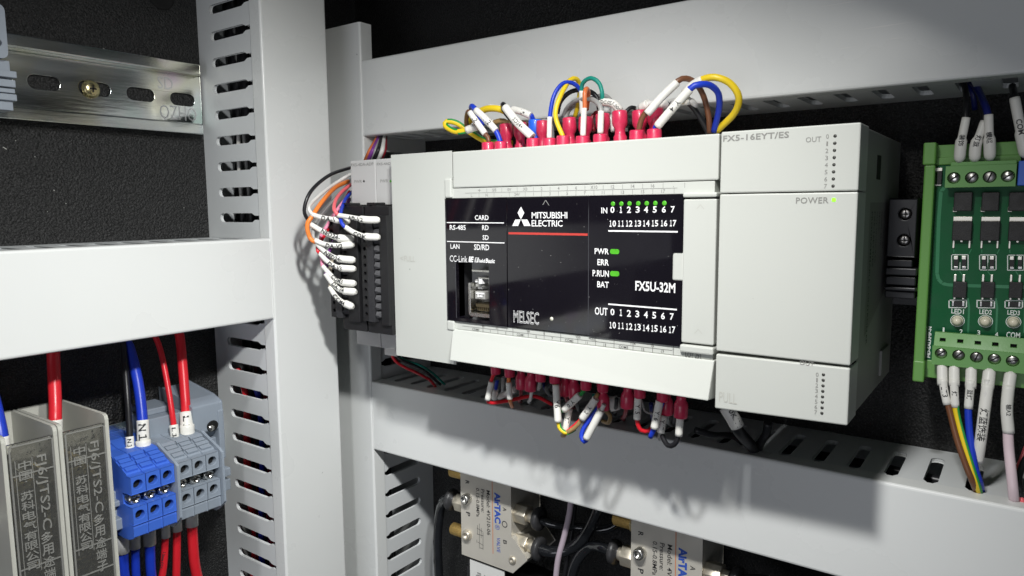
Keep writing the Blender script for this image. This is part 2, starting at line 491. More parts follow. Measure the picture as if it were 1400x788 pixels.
# left front cover, notched where the black panel starts
xs, xb, xr = -197.4, -201.8, -95.3
cov = [(CPUX[0], ZB), (xs, ZB), (xs, ZB + .2), (xs, -66.6), (xb + .6, -49.0), (xb, -48.6), (xb, 4.2), (xb, 12.0), (xs - .5, 12.0), (xs - .5, ZT), (CPUX[0], ZT)]
cov = [(CPUX[0], ZB), (xs - .3, ZB), (xs - .3, -65), (-199.6, -52.2), (xb, -52.2), (xb, 12.5), (xs - .5, 12.5), (xs - .5, ZT), (CPUX[0], ZT)]
obj('left_cover', MB().prism(cov, fxyz['y'], YF, 242), CASE, plc, bevel=.5)
# terminal lids
obj('terminal_lid', MB().box(xs, CPUX[1], YF, 243, 8.2, ZT), CASE, plc, bevel=.55)
lb = MB().hexa([(-199.2, YF + .1, -52.0), (CPUX[1], YF + .1, -52.0), (CPUX[1], 240, -52.0), (-199.2, 240, -52.0)],
               [(xs + .3, 225.6, -64.8), (CPUX[1] - .3, 226.1, -65.0), (CPUX[1] - .3, 236, -66.0), (xs + .3, 236, -66.0)])
obj('terminal_lid', lb, CASE, plc, bevel=.45)
# label strips above and below the panel
obj('label_strip', MB().box(-200.2, -84.6, YF + .5, 242, 3.9, 8.0), CASE, plc, bevel=.2)
obj('label_strip', MB().box(-199.6, -84.0, YF + .7, 242, -51.9, -48.5), CASE, plc, bevel=.2)
# clip tabs at the ends of the strips
for x0, x1, z0, z1 in ((-201.6, -197.9, 4.1, 12.2), (-201.7, -197.6, -52.6, -48.4)):
    obj('clip_tab', MB().box(x0, x1, YF - .6, 240, z0, z1), CASE, plc, bevel=.6)
# right cover (between panel and expansion module)
rc = MB().box(-95.1, -83.6, YF - .1, 242, -46.9, 2.2)
obj('connector_cover', rc, CASE, plc, bevel=.5)
obj('clip_tab', MB().box(-95.1, -83.4, YF - .9, 242, 2.7, 4.3), CASE, plc, bevel=.5)
obj('clip_tab', MB().box(-95.3, -83.4, YF - .9, 242, -50.2, -47.5), CASE, plc, bevel=.6)
# black front panel in three pieces, with the network socket cut into the first
zt, zb = 3.7, -48.3
s1, s2 = pY(693, 350, YF).x, pY(805.4, 350, YF).x
h0, h1 = pY(624.4, 434.6, YF), pY(667.8, 360.5, YF)
hole = rect(h0.x, h1.x, h0.z, h1.z)
obj('front_panel', MB().prism(rect(xb + .1, s1 - .12, zb, zt), fxyz['y'], YF, 236, [hole]), GLOSS, plc, bevel=.25)
obj('front_panel', MB().box(s1 + .12, s2 - .12, YF, 236, zb, zt), GLOSS, plc, bevel=.25)
t0, t1 = pY(918, 384, YF), pY(934, 345, YF)
p = [(s2 + .12, zb), (xr, zb), (xr, t0.z), (t0.x + 1, t0.z), (t0.x + .3, t0.z + .3), (t0.x, t0.z + 1), (t0.x, t1.z - 1), (t0.x + .3, t1.z - .3), (t0.x + 1, t1.z), (xr, t1.z), (xr, zt), (s2 + .12, zt)]
obj('front_panel', MB().prism(p, fxyz['y'], YF, 236), GLOSS, plc, bevel=.2)
obj('latch', MB().box(t0.x + .1, -94.9, YF + .25, 241, t0.z + .1, t1.z - .1), CASE, plc, bevel=.5)
dust = MB(); rd = random.Random(9)
for k in range(110):
    x, z = rd.uniform(xb + 1, xr - 1), rd.uniform(zb + 1, zt - 1)
    if h0.x - 1 < x < h1.x + 1 and h0.z - 1 < z < h1.z + 1: continue
    if x > t0.x - .5 and t0.z - 1 < z < t1.z + 1: continue
    q = rd.choice((.05, .06, .07, .08, .11)); dust.add([(x - q, YF - .05, z - q), (x + q, YF - .05, z - q*.8), (x + q*.9, YF - .05, z + q), (x - q, YF - .05, z + q*.7)], [(0, 1, 2, 3)])
obj('dust', dust, mat('pale dust', (.35, .35, .34), .9), plc, kind='stuff')
# network socket
xj = pY(638, 400, YF).x
rj = obj('network_socket', MB().box(h0.x - 1, h1.x + 1, 248, 249, h0.z - 1, h1.z + 1).box(h0.x - 1, h0.x, YF + 2, 249, h0.z - 1, h1.z + 1)
         .box(h1.x, h1.x + 1, 236, 249, h0.z - 1, h1.z + 1).box(h0.x - 1, h1.x + 1, 236, 249, h1.z, h1.z + 1).box(h0.x - 1, h1.x + 1, 236, 249, h0.z - 1, h0.z), BLKP, plc)
def jb(a, b, c, d, y0, y1): 
    A, B_ = pY(600 + a/6.355, 340 + d/6.355, YF), pY(600 + b/6.355, 340 + c/6.355, YF)
    return (A.x, B_.x, y0, y1, A.z, B_.z)
sh = MB()
for q in ((241, 255, 300, 580, 231.5, 246), (255, 425, 575, 592, 231.5, 246), (408, 425, 265, 318, 232, 246), (300, 405, 260, 268, 233, 246), (255, 420, 195, 205, 232.5, 246)):
    sh.box(*jb(*q))
obj('shield', sh, STEEL, rj, bevel=.1)
gr = MB()
for q in ((258, 420, 204, 228, 234, 246), (262, 320, 280, 340, 234.5, 246), (265, 350, 385, 445, 234, 246)):
    gr.box(*jb(*q))
obj('light_guide', gr, CASED, rj, bevel=.15)
w = MB()
for q in ((310, 336, 266, 312, 233, 240), (262, 300, 345, 362, 236, 246), (268, 285, 290, 300, 233.8, 236), (280, 345, 395, 402, 233.5, 236), (292, 300, 402, 432, 233.5, 236), (310, 330, 415, 430, 233.5, 236)):
    w.box(*jb(*q))
obj('contact_carrier', w, WHITE, rj)
pn = MB()
for k in range(8):
    pn.box(*jb(285 + k*17, 293 + k*17, 488 + k, 545 + k*2, 234, 246))
pn.box(*jb(280, 425, 500, 512, 233.4, 234)).box(*jb(285, 425, 528, 552, 235, 236))
obj('pins', pn, mat('dim gold contact', (.22, .18, .11), .45, 1), rj)

# lettering
wt = MB()
Z6 = lambda x, y: (600 + x/6.355, 250 + y/6.355)
Z7 = lambda x, y: (600 + x/6.355, 340 + y/6.355)
ZR = lambda x, y: (700 + x/3.94, 200 + y/3.94)
ZS = lambda x, y: (700 + x/3.94, 400 + y/3.94)
def tz(mb, s, zf, x0, y0, x1, y1, bold=0.0, Y=YF - .12, space=1.0):
    tq(mb, s, *zf(x0, y0), *zf(x1, y1), Y=Y, bold=bold, space=space)
BO = .016
tz(wt, 'CARD', Z6, 313, 325, 432, 282, BO)
tz(wt, 'RS-485', Z6, 95, 410, 233, 369, BO)
tz(wt, 'RD', Z6, 376, 412, 432, 370, BO)
tz(wt, 'SD', Z6, 380, 497, 432, 456, BO)
tz(wt, 'LAN', Z6, 101, 573, 179, 534, BO)
tz(wt, 'SD/RD', Z6, 306, 584, 437, 538, BO)
tz(wt, 'CC-Link', Z6, 95, 686, 247, 637, .004)
def italic(mb, s, zf, x0, y0, x1, y1, bold, sl=.18):
    a, b = pY(*zf(x0, y0), YF - .12), pY(*zf(x1, y1), YF - .12)
    text(mb, s, lambda u, v: (a.x + (b.x-a.x)*u + sl*(b.z-a.z)*v, YF - .12, a.z + (b.z-a.z)*v), bold)
italic(wt, 'IE', Z6, 258, 690, 296, 642, .05)
poly2(wt, [Z6(*q) for q in ((310, 692), (342, 693), (348, 652), (316, 651))], YF - .12)
italic(wt, 'ield', Z6, 348, 694, 398, 664, .03)
italic(wt, 'Basic', Z6, 405, 697, 484, 661, .03)
bar(wt, *Z6(68, 347), *Z6(565, 349), .38)
bar(wt, *Z6(70, 511), *Z6(570, 523), .38)
tz(wt, 'MITSUBISHI', Z6, 806, 311, 1116, 254, .012, space=.95)
tz(wt, 'ELECTRIC', Z6, 806, 380, 1075, 326, .012, space=.95)
for q in ([(713, 208), (742, 262), (713, 318), (684, 262)], [(711, 320), (688, 376), (637, 376), (664, 320)], [(716, 320), (768, 320), (798, 376), (740, 376)]):
    poly2(wt, [Z6(*k) for k in q], YF - .12)
tz(wt, 'MELSEC', Z7, 649, 642, 869, 556, .012)
tz(wt, 'IN', ZR, 481, 362, 513, 331, BO)
def digit(ch, zf, x, w2, y1, y0, bold):
    if ch == '1': tz(wt, '\uff11', zf, x - w2 * .62, y1, x + w2 * .55, y0, bold + .012)
    else: tz(wt, ch, zf, x - w2, y1, x + w2, y0, bold)
for zf, xs3, ya, yb, sl in ((ZR, (541, 587, 630, 677, 722, 769, 818, 866), 343, 417.5, -.3), (ZS, (541, 587, 630, 675, 721, 766, 813, 861), 105.5, 176.5, 3.6)):
    for i, x in enumerate(xs3):
        d = i * sl
        digit(str(i), zf, x, 11, ya + 17.5 + d, ya - 17.5 + d, .022)
        digit('1', zf, x - 9.5, 10, yb + 17 + d, yb - 17 + d, .02)
        digit(str(i), zf, x + 9.5, 9.5, yb + 17 + d, yb - 17 + d, .02)
bar(wt, *ZR(518, 457), *ZR(893, 461), .55)
bar(wt, *ZS(518, 64), *ZS(888, 92), .55)
tz(wt, 'PWR', ZR, 445, 581, 522, 552, .02)
tz(wt, 'ERR', ZR, 460, 641, 522, 611, .02)
tz(wt, 'P.RUN', ZR, 434, 701, 522, 671, .02)
tz(wt, 'BAT', ZR, 459, 760, 522, 731, .02)
tz(wt, 'FX5U-32M', ZR, 664, 778, 880, 738, .025)
tz(wt, 'OUT', ZS, 446, 120, 515, 84, .02)
obj('lettering', wt, WHITE, plc)
bk = MB()
tz(bk, 'MELSEC', Z7, 651, 638, 867, 560, -.022, YF - .18)
tz(bk, 'F', Z6, 320, 688, 338, 656, .03, YF - .18)
obj('lettering_core', bk, GLOSS, plc)
rs = MB(); bar(rs, *Z6(605, 441), *Z6(1293, 449), .85)
obj('red_line', rs, REDP, plc)
gp = MB()
for q in ((900, 193, 928, 152), (955, 197, 928, 152)):
    A, B_ = pY(*Z6(q[0], q[1]), YF - .1), pY(*Z6(q[2], q[3]), YF - .1)
    gp.add([A, (A.x + .3, A.y, A.z), (B_.x + .15, B_.y, B_.z), (B_.x - .15, B_.y, B_.z)], [(0, 1, 2, 3)])
obj('arrow_mark', gp, GREYP, plc)
for i, x in enumerate((544, 589, 633, 680, 726, 772, 821)):
    c = pY(*ZR(x, 311 - i*.6), YF)
    obj('indicator_light', MB().lathe((c.x, YF + .05, c.z), (0, -1, 0), [(0, .86), (.12, .84), (.2, .6), (.22, .01)], 16), LEDG, plc)
for y in (568, 687):
    A, B_ = pY(*ZR(530, y + 12), YF), pY(*ZR(578, y - 12), YF)
    obj('indicator_light', MB().prism(rrect(A.x, B_.x, A.z, B_.z, (B_.z - A.z) * .42), fxyz['y'], YF + .05, YF - .15), LEDG, plc, bevel=.05)
c = pY(*Z7(980, 612), YF)
obj('indicator_light', MB().lathe((c.x, YF + .05, c.z), (0, -1, 0), [(0, .8), (.2, .75), (.3, .01)], 14), mat('milky dot', (.6, .6, .5), .3), plc)
# printed terminal names on the strips
lt = MB(); YS = YF + .42
def sline(a, b, th=.16, mb=lt, Y=YS):
    A, B_ = pY(*a, Y), pY(*b, Y)
    if abs(A.x - B_.x) > abs(A.z - B_.z):
        z = (A.z + B_.z) / 2; mb.add([(A.x, Y, z-th/2), (B_.x, Y, z-th/2), (B_.x, Y, z+th/2), (A.x, Y, z+th/2)], [(0,1,2,3)])
    else:
        x = (A.x + B_.x) / 2; mb.add([(x-th/2, Y, A.z), (x+th/2, Y, A.z), (x+th/2, Y, B_.z), (x-th/2, Y, B_.z)], [(0,1,2,3)])
def scell(s, X, z0, z1, Y, mb, dark=0):
    h = z1 - z0; a = aspect(s, .01) * h
    if s in '.-': a = h = .3
    text(mb, s, lambda u, v: (X - a/2 + a*u, Y, z0 + h*v), .012)
upper = [(-191.5 + 12.3, '+'), ]
xsU = [pY(*Z6(x, y), YS).x for x, y in ((352, 85), (482, 78), (612, 72), (750, 70), (893, 67), (1040, 65), (1192, 60), (1347, 52))] + [pY(*ZR(x, 225), YS).x for x in (542, 650, 758, 870)]
for X, s_ in zip(xsU, ('+', 'S/S', '0V', 'X0', '2', '4', '6', 'X10', '12', '14', '16', '.')): scell(s_, X, 6.35, 7.6, YS, lt)
xsL = [pY(*Z6(x, y), YS).x for x, y in ((285, 125), (415, 121), (545, 118), (680, 115), (822, 110), (965, 105), (1115, 102), (1268, 98))] + [pY(*ZR(x, 255), YS).x for x in (491, 595, 704, 814)]
for X, s_ in zip(xsL, ('L', 'N', '.', '24V', '1', '3', '5', '7', '11', '13', '15', '17')): scell(s_, X, 4.4, 5.6, YS, lt)
lt.add([(-191.0, YS, 5.9), (-97.5, YS, 5.9), (-97.5, YS, 6.05), (-191.0, YS, 6.05)], [(0, 1, 2, 3)])
for i in range(12):
    X = (xsU[i] + xsU[i+1]) / 2 if i < 11 else xsU[i] + 4
    lt.add([(X-.08, YS, 6.0), (X+.08, YS, 6.0), (X+.08, YS, 7.7), (X-.08, YS, 7.7)], [(0, 1, 2, 3)])
    X = (xsL[i] + xsL[i+1]) / 2 if i < 11 else xsL[i] + 4
    lt.add([(X-.08, YS, 4.2), (X+.08, YS, 4.2), (X+.08, YS, 5.9), (X-.08, YS, 5.9)], [(0, 1, 2, 3)])
obj('terminal_names', lt, GREYP, plc)
l2 = MB(); YS2 = YF + .6
ups = [(383, 680, 'Y0'), (500, 688, '2'), (590, 700, '.'), (775, 718, 'Y4'), (915, 735, '6'), (1058, 750, '.')]
for x, y, s_ in ups: scell(s_, pY(*Z7(x, y), YS2).x, -49.9, -48.9, YS2, l2)
for x, s_ in ((355, 'Y10'), (430, '+LS2'), (650, 'Y14'), (758, '16'), (868, '.')): scell(s_, pY(*ZS(x, 250), YS2).x, -49.9, -48.9, YS2, l2)
l2.add([(-194, YS2, -50.35), (-98.5, YS2, -50.35), (-98.5, YS2, -50.22), (-194, YS2, -50.22)], [(0, 1, 2, 3)])
low = [pY(*Z7(x, y), YS2).x for x, y in ((320, 705), (447, 722), (580, 738), (708, 750), (845, 768), (985, 780))] + [pY(*ZS(x, 270), YS2).x for x in (308, 402, 500, 600, 705, 812)]
for X, s_ in zip(low, ('COM0', '1', '3', 'COM1', '5', '7', 'COM2', '11', '13', 'COM3', '15', '17')): scell(s_, X, -51.65, -50.65, YS2, l2)
for i in range(12):
    X = (low[i] + low[i+1]) / 2 if i < 11 else low[i] + 4
    for z0, z1 in ((-51.9, -50.3), (-50.25, -48.6)):
        l2.add([(X-.09, YS2, z0), (X+.09, YS2, z0), (X+.09, YS2, z1), (X-.09, YS2, z1)], [(0, 1, 2, 3)])
obj('terminal_names', l2, mat('darker grey print', (.12, .12, .115), .6), plc)
l3 = MB()
A, B_ = pY(934, 481, YF - .2), pY(958.5, 474.8, YF - .2)
Yl = 229.4
tq(l3, 'MT/ES', 936.5, 482.5, 958, 475.5, Y=YF + .55, bold=.02)
tq(l3, 'LOT 251', 937, 488.5, 958, 483, Y=YF + .4, bold=.0)
obj('terminal_names', l3, DKP, plc)
em = MB()
tq(em, '<', 547.5, 355.6, 550.8, 350.8, bold=.0); tq(em, 'FULL', 552.5, 357.5, 567.5, 350.6, bold=.0)
obj('embossed_mark', em, mat('raised case lettering', (.46, .46, .42), .5), plc)
em = MB()
for q in (((952, 286), (957, 280), (962, 286)), ((949, 456), (954, 450.5), (959.5, 456.5))):
    for a, b in ((q[0], q[1]), (q[1], q[2])):
        A, B_ = pY(*a, YF - .16), pY(*b, YF - .16)
        em.add([(A.x, A.y, A.z), (A.x + .25, A.y, A.z), (B_.x + .25, B_.y, B_.z), (B_.x, B_.y, B_.z)], [(0, 1, 2, 3)])
obj('embossed_mark', em, mat('raised case lettering', (.46, .46, .42), .5), plc)

# ------------------------------------------------------------------ expansion module on the right
MX = (-82.7, -41.3)
mod = thing('expansion_module', 'plain pale grey expansion module with lit POWER dot, right end of the controller', 'expansion module', (-62, 313, -67))
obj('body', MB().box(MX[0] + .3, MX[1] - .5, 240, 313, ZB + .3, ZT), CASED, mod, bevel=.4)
obj('terminal_lid', MB().box(MX[0], MX[1], YF, 243, 3.9, 23.6), CASE, mod, bevel=.45)
obj('front_cover', MB().box(MX[0], MX[1], YF, 243, -48.5, 3.55), CASE, mod, bevel=.45)
ll = MB().hexa([(MX[0], YF, -68.3), (MX[1], YF, -67.1), (MX[1], 243, -67.1), (MX[0], 243, -68.3)],
               [(MX[0], YF, -49.6), (MX[1], YF, -49.3), (MX[1], 243, -49.3), (MX[0], 243, -49.6)])
obj('terminal_lid', ll, CASE, mod, bevel=.45)
gm = MB()
tq(gm, 'FX5-16EYT/ES', 988.5, 194, 1079, 179.5, bold=.02, space=1.05)
tq(gm, 'OUT', 1101.5, 195, 1123, 186.5, bold=.0)
tq(gm, 'POWER', 1088, 278.6, 1133, 269.5, bold=.012, space=1.05)
for k in range(8):
    z = 20.1 - 14.7 * k / 7
    w_ = .8 if k != 1 else .45
    text(gm, str(k), lambda u, v: (-50.3 - w_/2 + w_*u, YF - .1, z - .65 + 1.3*v), 0)
    z = -52.4 - 12.0 * k / 7
    text(gm, str(k), lambda u, v: (-50.5 - w_/2 + w_*u, YF - .1, z - .65 + 1.3*v), 0)
tq(gm, 'OUT', 1093, 498.8, 1113, 495, bold=.0)
obj('lettering', gm, mat('module grey print', (.24, .24, .225), .6), mod)
em = MB(); tq(em, 'PULL', 983, 549.5, 1007.5, 539, bold=.0)
obj('embossed_mark', em, mat('raised case lettering', (.46, .46, .42), .5), mod)
dm = MB()
for k in range(8):
    dm.lathe((-48.2, YF + .05, 20.1 - 14.7*k/7), (0, -1, 0), [(0, .52), (.12, .48), (.14, .01)], 12)
    dm.lathe((-48.7, YF + .05, -52.2 - 12.2*k/7), (0, -1, 0), [(0, .52), (.12, .48), (.14, .01)], 12)
obj('output_dots', dm, LEDOFF, mod)
c = pY(1140, 273.5, YF)
obj('indicator_light', MB().prism(rrect(c.x - .55, c.x + .55, c.z - .55, c.z + .55, .25), fxyz['y'], YF + .05, YF - .12), LEDB, mod)
# right flank: label with print, vents, latch
xs_ = MX[1] - .44
def fl(a, b, Xp=xs_): 
    p = pX(a, b, Xp); return p
lb = MB()
A, B_, C_, D_ = fl(1190, 277), fl(1214, 277), fl(1210, 428), fl(1183, 460)
lb.add([(xs_, A.y, A.z), (xs_, B_.y, B_.z), (xs_, B_.y, C_.z + 8), (xs_, A.y, D_.z)], [(0, 1, 2, 3)])
obj('rating_label', lb, mat('dim label foil', (.21, .20, .195), .5, var=.1), mod)
lt = MB(); 
rnd = random.Random(3)
rows = ['PROGRAMMABLE CONTROLLER', 'FX5-16EYT/ES', 'OUT 30VDC 0.5A', '24VDC', 'SERIAL 2510', 'IND. CONT. EQ.']
for k, s_ in enumerate(rows):
    y0 = A.y + 3 + k * (B_.y - A.y - 6) / 6
    hh = 2.2 if k < 2 else 1.6
    ln = aspect(s_) * hh
    ln = min(ln, 44)
    text(lt, s_, lambda u, v: (xs_ + .05, y0 + hh*v, A.z - 3 - ln*u), .01)
obj('lettering', lt, mat('dim black print', (.03, .03, .03), .6), mod)
vb = MB()
for a, b, c_, d_ in ((1172, 285, 1175.5, 310), (1166, 497, 1169, 518), (1200, 212, 1203, 246)):
    P, Q = fl(a, b), fl(c_, d_)
    vb.box(xs_ - .3, xs_ + .12, P.y, Q.y, Q.z, P.z)
obj('vent', vb, DARK, mod)
P, Q = fl(1203, 480), fl(1211, 503)
obj('latch', MB().box(xs_ - .2, xs_ + .8, P.y, Q.y, Q.z, P.z), mat('shaded case grey', (.3, .3, .28)), mod, bevel=.2)

# ------------------------------------------------------------------ two slim adapters left of the controller
YA = 236.5
AX = (-267.6, -250.2, -233.1)
def adapter(x0, x1, label, name, plx, bot):
    t = thing('adapter_module', label, 'adapter module', ((x0+x1)/2, 313, -67), 'slim adapters at the left end of the controller')
    w = x1 - .25
    obj('housing', MB().box(x0 + .2, w, YA + 5, 313, -66.6, 22.4), CASED, t, bevel=.3)
    obj('front_cover', MB().box(x0, w, YA, YA + 8, 1.6, 22.9), CASE2, t, bevel=.4)
    lo = MB().hexa([(x0, YA, -59), (w, YA, -59), (w, YA + 8, -59), (x0, YA + 8, -59)], [(x0, YA + .3, -67), (w, YA + .3, -67), (w, YA + 8, -67), (x0, YA + 8, -67)])
    obj('front_cover', lo, CASE2, t, bevel=.4)
    # pluggable connector: ears, hole column, textured strip, wedge column, flank
    c = obj('connector', MB().box(x0 + .6, w - .2, 228.2, YA + 6, -58, 1.2), BLKM, t, bevel=.3)
    sx = (x1 - x0) / 17.4
    yy = 226.6
    xa, xb_, xc, xd, xe = [x0 + k * sx for k in (-.4 - plx, 4.0 - plx, 8.2 - plx, 11.6 - plx, 16.8 - plx * .5)]
    zt, zb = -5.2, -5.2 - 3.81 * 12 - .4
    obj('textured_strip', MB().box(xb_, xc, yy - .9, 229, zb - 1.0, zt + 1.0), mat('grained charcoal', (.022, .022, .025), .55, bump=1, bscale=1500, var=.3, vscale=900), c, bevel=.15)
    obj('flank', MB().box(xd, xe, yy, 229, zb - 2.2, zt + 2.0), BLKM, c, bevel=.3)
    holes = [circ((xa + xb_) / 2, zt - 1.9 - 3.81 * k, .95, 12) for k in range(12)]
    obj('hole_plate', MB().prism(rect(xa, xb_ - .1, zb - 1.0, zt + 1.0), fxyz['y'], yy - .3, 228.8, holes), BLKM, c)
    obj('hole_floor', MB().box(xa + .3, xb_ - .3, 228.6, 229.1, zb, zt), DARK, c)
    for k in range(12):
        z = zt - 1.9 - 3.81 * k
        obj('wedge', MB().add([(xc + .2, yy + .2, z + 1.6), (xc + .2, yy + .2, z - 1.6), (xd - .2, yy + 1.6, z - 1.2), (xd - .2, yy + 1.6, z + 1.6), (xc + .5, yy - 1.0, z)],
                              [(0, 1, 2, 3), (0, 4, 1), (1, 4, 2), (2, 4, 3), (3, 4, 0)]), mat('worn charcoal', (.06, .06, .064), .5, var=.2, vscale=800), c)
    for z in (.6, zb - 3.9) if bot else (.6,):
        ear = MB().prism(rrect(x0 + .9, w - 10.5, z - 3.1, z + 2.1, .6), fxyz['y'], 229.4, 236, [circ(x0 + 3.5, z - .4, 1.5, 14)])
        obj('ear', ear, BLKM, c, bevel=.2)
        obj('screw_hole', MB().box(x0 + 1.4, x0 + 5.6, 234, 234.5, z - 2.4, z + 1.6), DARK, c)
    g = MB()
    return t
ad1 = adapter(AX[0], AX[1], 'outermost slim grey adapter, mostly hidden behind white wire markers', 'FX5-4DA-ADP', 5.2, True)
ad2 = adapter(AX[1], AX[2], 'slim grey adapter directly against the controller, its black connector in view', 'FX5-4AD-ADP', 0, True)
g = MB()
tq(g, 'FX5-4DA-ADP', 480.2, 228, 510.5, 222, Y=YA - .1, bold=.01)
tq(g, 'PWR', 484.5, 250.6, 494.5, 246.2, Y=YA - .1)
obj('lettering', g, GREYP, ad1)
g = MB()
tq(g, 'FX5-4AD-ADP', 515.2, 226.5, 546, 221, Y=YA - .1, bold=.01)
tq(g, 'PWR', 520, 250, 530.5, 245.2, Y=YA - .1)
obj('lettering', g, GREYP, ad2)
for px, tt, m_ in ((497.6, ad1, LEDOFF), (534, ad2, LEDG)):
    c = pY(px, 248, YA)
    obj('indicator_light', MB().lathe((c.x, YA + .05, c.z), (0, -1, 0), [(0, .65), (.1, .6), (.12, .01)], 12), m_, tt)

# ------------------------------------------------------------------ wires
WC = {}
def wm(name, col, rough=.36):
    return mat(name + ' insulation', col, rough, var=.08, vscale=150, rvar=.06)
WCOL = dict(black=(.012, .012, .014), white=(.72, .71, .68), orange=(.80, .22, .04), coral=(.80, .13, .15), pink=(.85, .30, .45), blue=(.012, .045, .50),
            red=(.70, .018, .03), brown=(.16, .065, .03), yellow=(.80, .58, .02), teal=(.01, .26, .20), grey=(.33, .33, .32), green=(.02, .27, .05),
            purple=(.22, .05, .30), beige=(.52, .46, .36), darkred=(.25, .012, .025), rust=(.62, .16, .05), palepink=(.72, .58, .62), lightblue=(.10, .22, .75), navy=(.006, .012, .13), tan=(.34, .22, .09))
def wcol(n): return wm(n, WCOL[n])
def tube_text(mb, path, r, s, h, start=.5, lift=.05, turn=0, bold=.01, flip=False, width=None):
    """print lettering round a tube: along the path, facing the open side of the cabinet"""
    P = [Vector(p) for p in path]
    if flip: P = P[::-1]
    L = [0]
    for a, b in zip(P, P[1:]): L.append(L[-1] + (b - a).length)
    ln = width or aspect(s, bold) * h
    ln = min(ln, L[-1] * .92)
    s0 = (L[-1] - ln) * start
    def at(d):
        d = max(0, min(L[-1] - 1e-4, d)); i = 0
        while i < len(L) - 2 and L[i+1] < d: i += 1
        f = (d - L[i]) / (L[i+1] - L[i]); p = P[i].lerp(P[i+1], f)
        j0, j1 = max(0, i - 1), min(len(P) - 1, i + 2)
        return p, (P[j1] - P[j0]).normalized()
    def fn(u, v):
        p, t = at(s0 + ln * u)
        n = (-p).normalized(); n = (n - t * n.dot(t)).normalized(); up = n.cross(t)
        a = (v - .5) * h / r + turn
        return p + (n * math.cos(a) + up * math.sin(a)) * (r + lift)
    text(mb, s, fn, bold)
def marker(parent, pts, r, s=None, h=None, flare=None, step=1.0, start=.5, turn=0, flip=False, bold=.012, m=None):
    path = spline(pts, step)
    n = len(path)
    rs = [r] * n
    rs[0] = r * .97; rs[-1] = r * .97
    if flare:      # (fraction from which the thick end starts, its radius)
        f, fr = flare
        for i in range(n):
            if i / (n - 1) >= f: rs[i] = fr
        rs[-1] = fr * .55
        if n > 3: rs[-2] = fr * .95
    o = obj('marker_tube', MB().tube(path, rs, 14), m or MARK, parent)
    if s:
        tm = MB(); tube_text(tm, path, (flare[1] if flare else r), s, h or r * 1.1, start=start, turn=turn, flip=flip, bold=bold)
        obj('lettering', tm, DKP, o)
    return o
def wire(label, pts, r, col, cat='wire', name='wire', group=None, stripe=None, step=1.2):
    path = spline(pts, step)
    t = thing(name, label, cat, pts[0], group)
    ins = obj('insulation', MB().tube(path, r, 12), wcol(col), t)
    if stripe:
        fr = frames(path)
        side = []
        for p, (tt, u, v) in zip(path, fr):
            n = -p.normalized(); n = (n - tt * n.dot(tt)).normalized(); b = n.cross(tt)
            if b.x < 0: b = -b
            side.append(p + (b * .62 + n * .42) * r)
        obj('stripe', MB().tube(side, r * .52, 10), wcol(stripe), ins)
    return t
def Q(Y, *px): return [pY(x, y, Y) for x, y in px]
def Q3(*pts): return [pY(x, y, Y) for x, y, Y in pts]

G1 = 'signal wires looping beside the adapters'
rM = 1.45
rad = random.Random(4)
def adwire(label, col, wpts, mpts, s, r=.85, end=None):
    t = wire(label, Q3(*wpts), r, col, group=G1)
    jm = rad.uniform(-.12, .12)
    marker(t, Q3(*mpts), 1.15 + jm * .5, s, 2.0, flare=(.62 + jm * .5, 1.7 + jm), bold=.02, turn=rad.uniform(-.25, .25))
    return t
adwire('coral wire with marker AD-V2, topmost at the right connector', 'coral',
       [(482, 251, 246), (468, 262, 235), (459, 274, 224), (457, 287, 217), (463, 295, 218)], [(462, 294.5, 218), (478, 297, 219), (499, 300.5, 221), (519.5, 301, 225)], 'AD-V2')
adwire('blue wire with marker COM, below the coral wire', 'blue',
       [(482, 262, 246), (472, 273, 236), (466, 291, 222), (467, 305, 218), (473, 312, 219)], [(472, 310.5, 219), (484, 318, 220), (500, 323.5, 222), (519.5, 324.5, 225)], 'COM')
adwire('white wire arching left to marker DA-V1, behind the black one', 'white',
       [(480, 238, 250), (455, 253, 238), (432, 272, 220), (422, 284, 212), (427, 294, 212)], [(425, 293, 212), (440, 297.5, 214), (458, 300.5, 218), (478, 303.5, 225)], 'DA-V1')
adwire('glossy black wire in the widest loop left of the adapters', 'black',
       [(484, 228, 262), (478, 230, 250), (450, 240, 228), (425, 262, 213), (416, 288, 209), (424, 306, 212)], [(424, 306.5, 212), (440, 316, 215), (460, 325, 219), (484, 327, 225)], 'NED24-')
adwire('thick orange wire curving down behind the black loop to marker DA-V2', 'orange',
       [(476, 248, 250), (458, 257, 236), (442, 274, 222), (428, 294, 213), (420, 308, 210), (424, 326, 211), (431, 331, 212)], [(430, 328.5, 212), (443, 334, 215), (460, 336, 219), (485, 334, 225)], 'DA-V2', r=1.05)
adwire('thin grey wire with the lower of two similar markers', 'grey',
       [(478, 252, 252), (455, 275, 240), (434, 300, 222), (428, 318, 213), (431, 333, 213)], [(431, 331, 213), (444, 344, 216), (460, 353, 220), (486, 356, 225)], 'NED24-')
adwire('red wire with marker DA-V3', 'red',
       [(478, 262, 252), (462, 290, 240), (446, 318, 224), (434, 338, 215), (437, 347, 215)], [(436, 345, 215), (448, 358, 217), (463, 366, 221), (486.5, 368, 225)], 'DA-V3')
adwire('pink wire with marker COM3, seen in pieces between the markers', 'pink',
       [(478, 266, 250), (464, 283, 236), (449, 306, 226), (438, 328, 219), (441, 364, 217)], [(441, 363, 217), (450, 374, 219), (463, 385, 222), (486.5, 388, 225)], 'COM3')
adwire('purple wire with marker DA-V4', 'purple',
       [(478, 272, 250), (466, 300, 238), (456, 330, 228), (448, 350, 221), (446, 376, 218)], [(445, 374, 218), (454, 387, 220), (466, 397, 222), (487.5, 399.5, 225)], 'DA-V4')
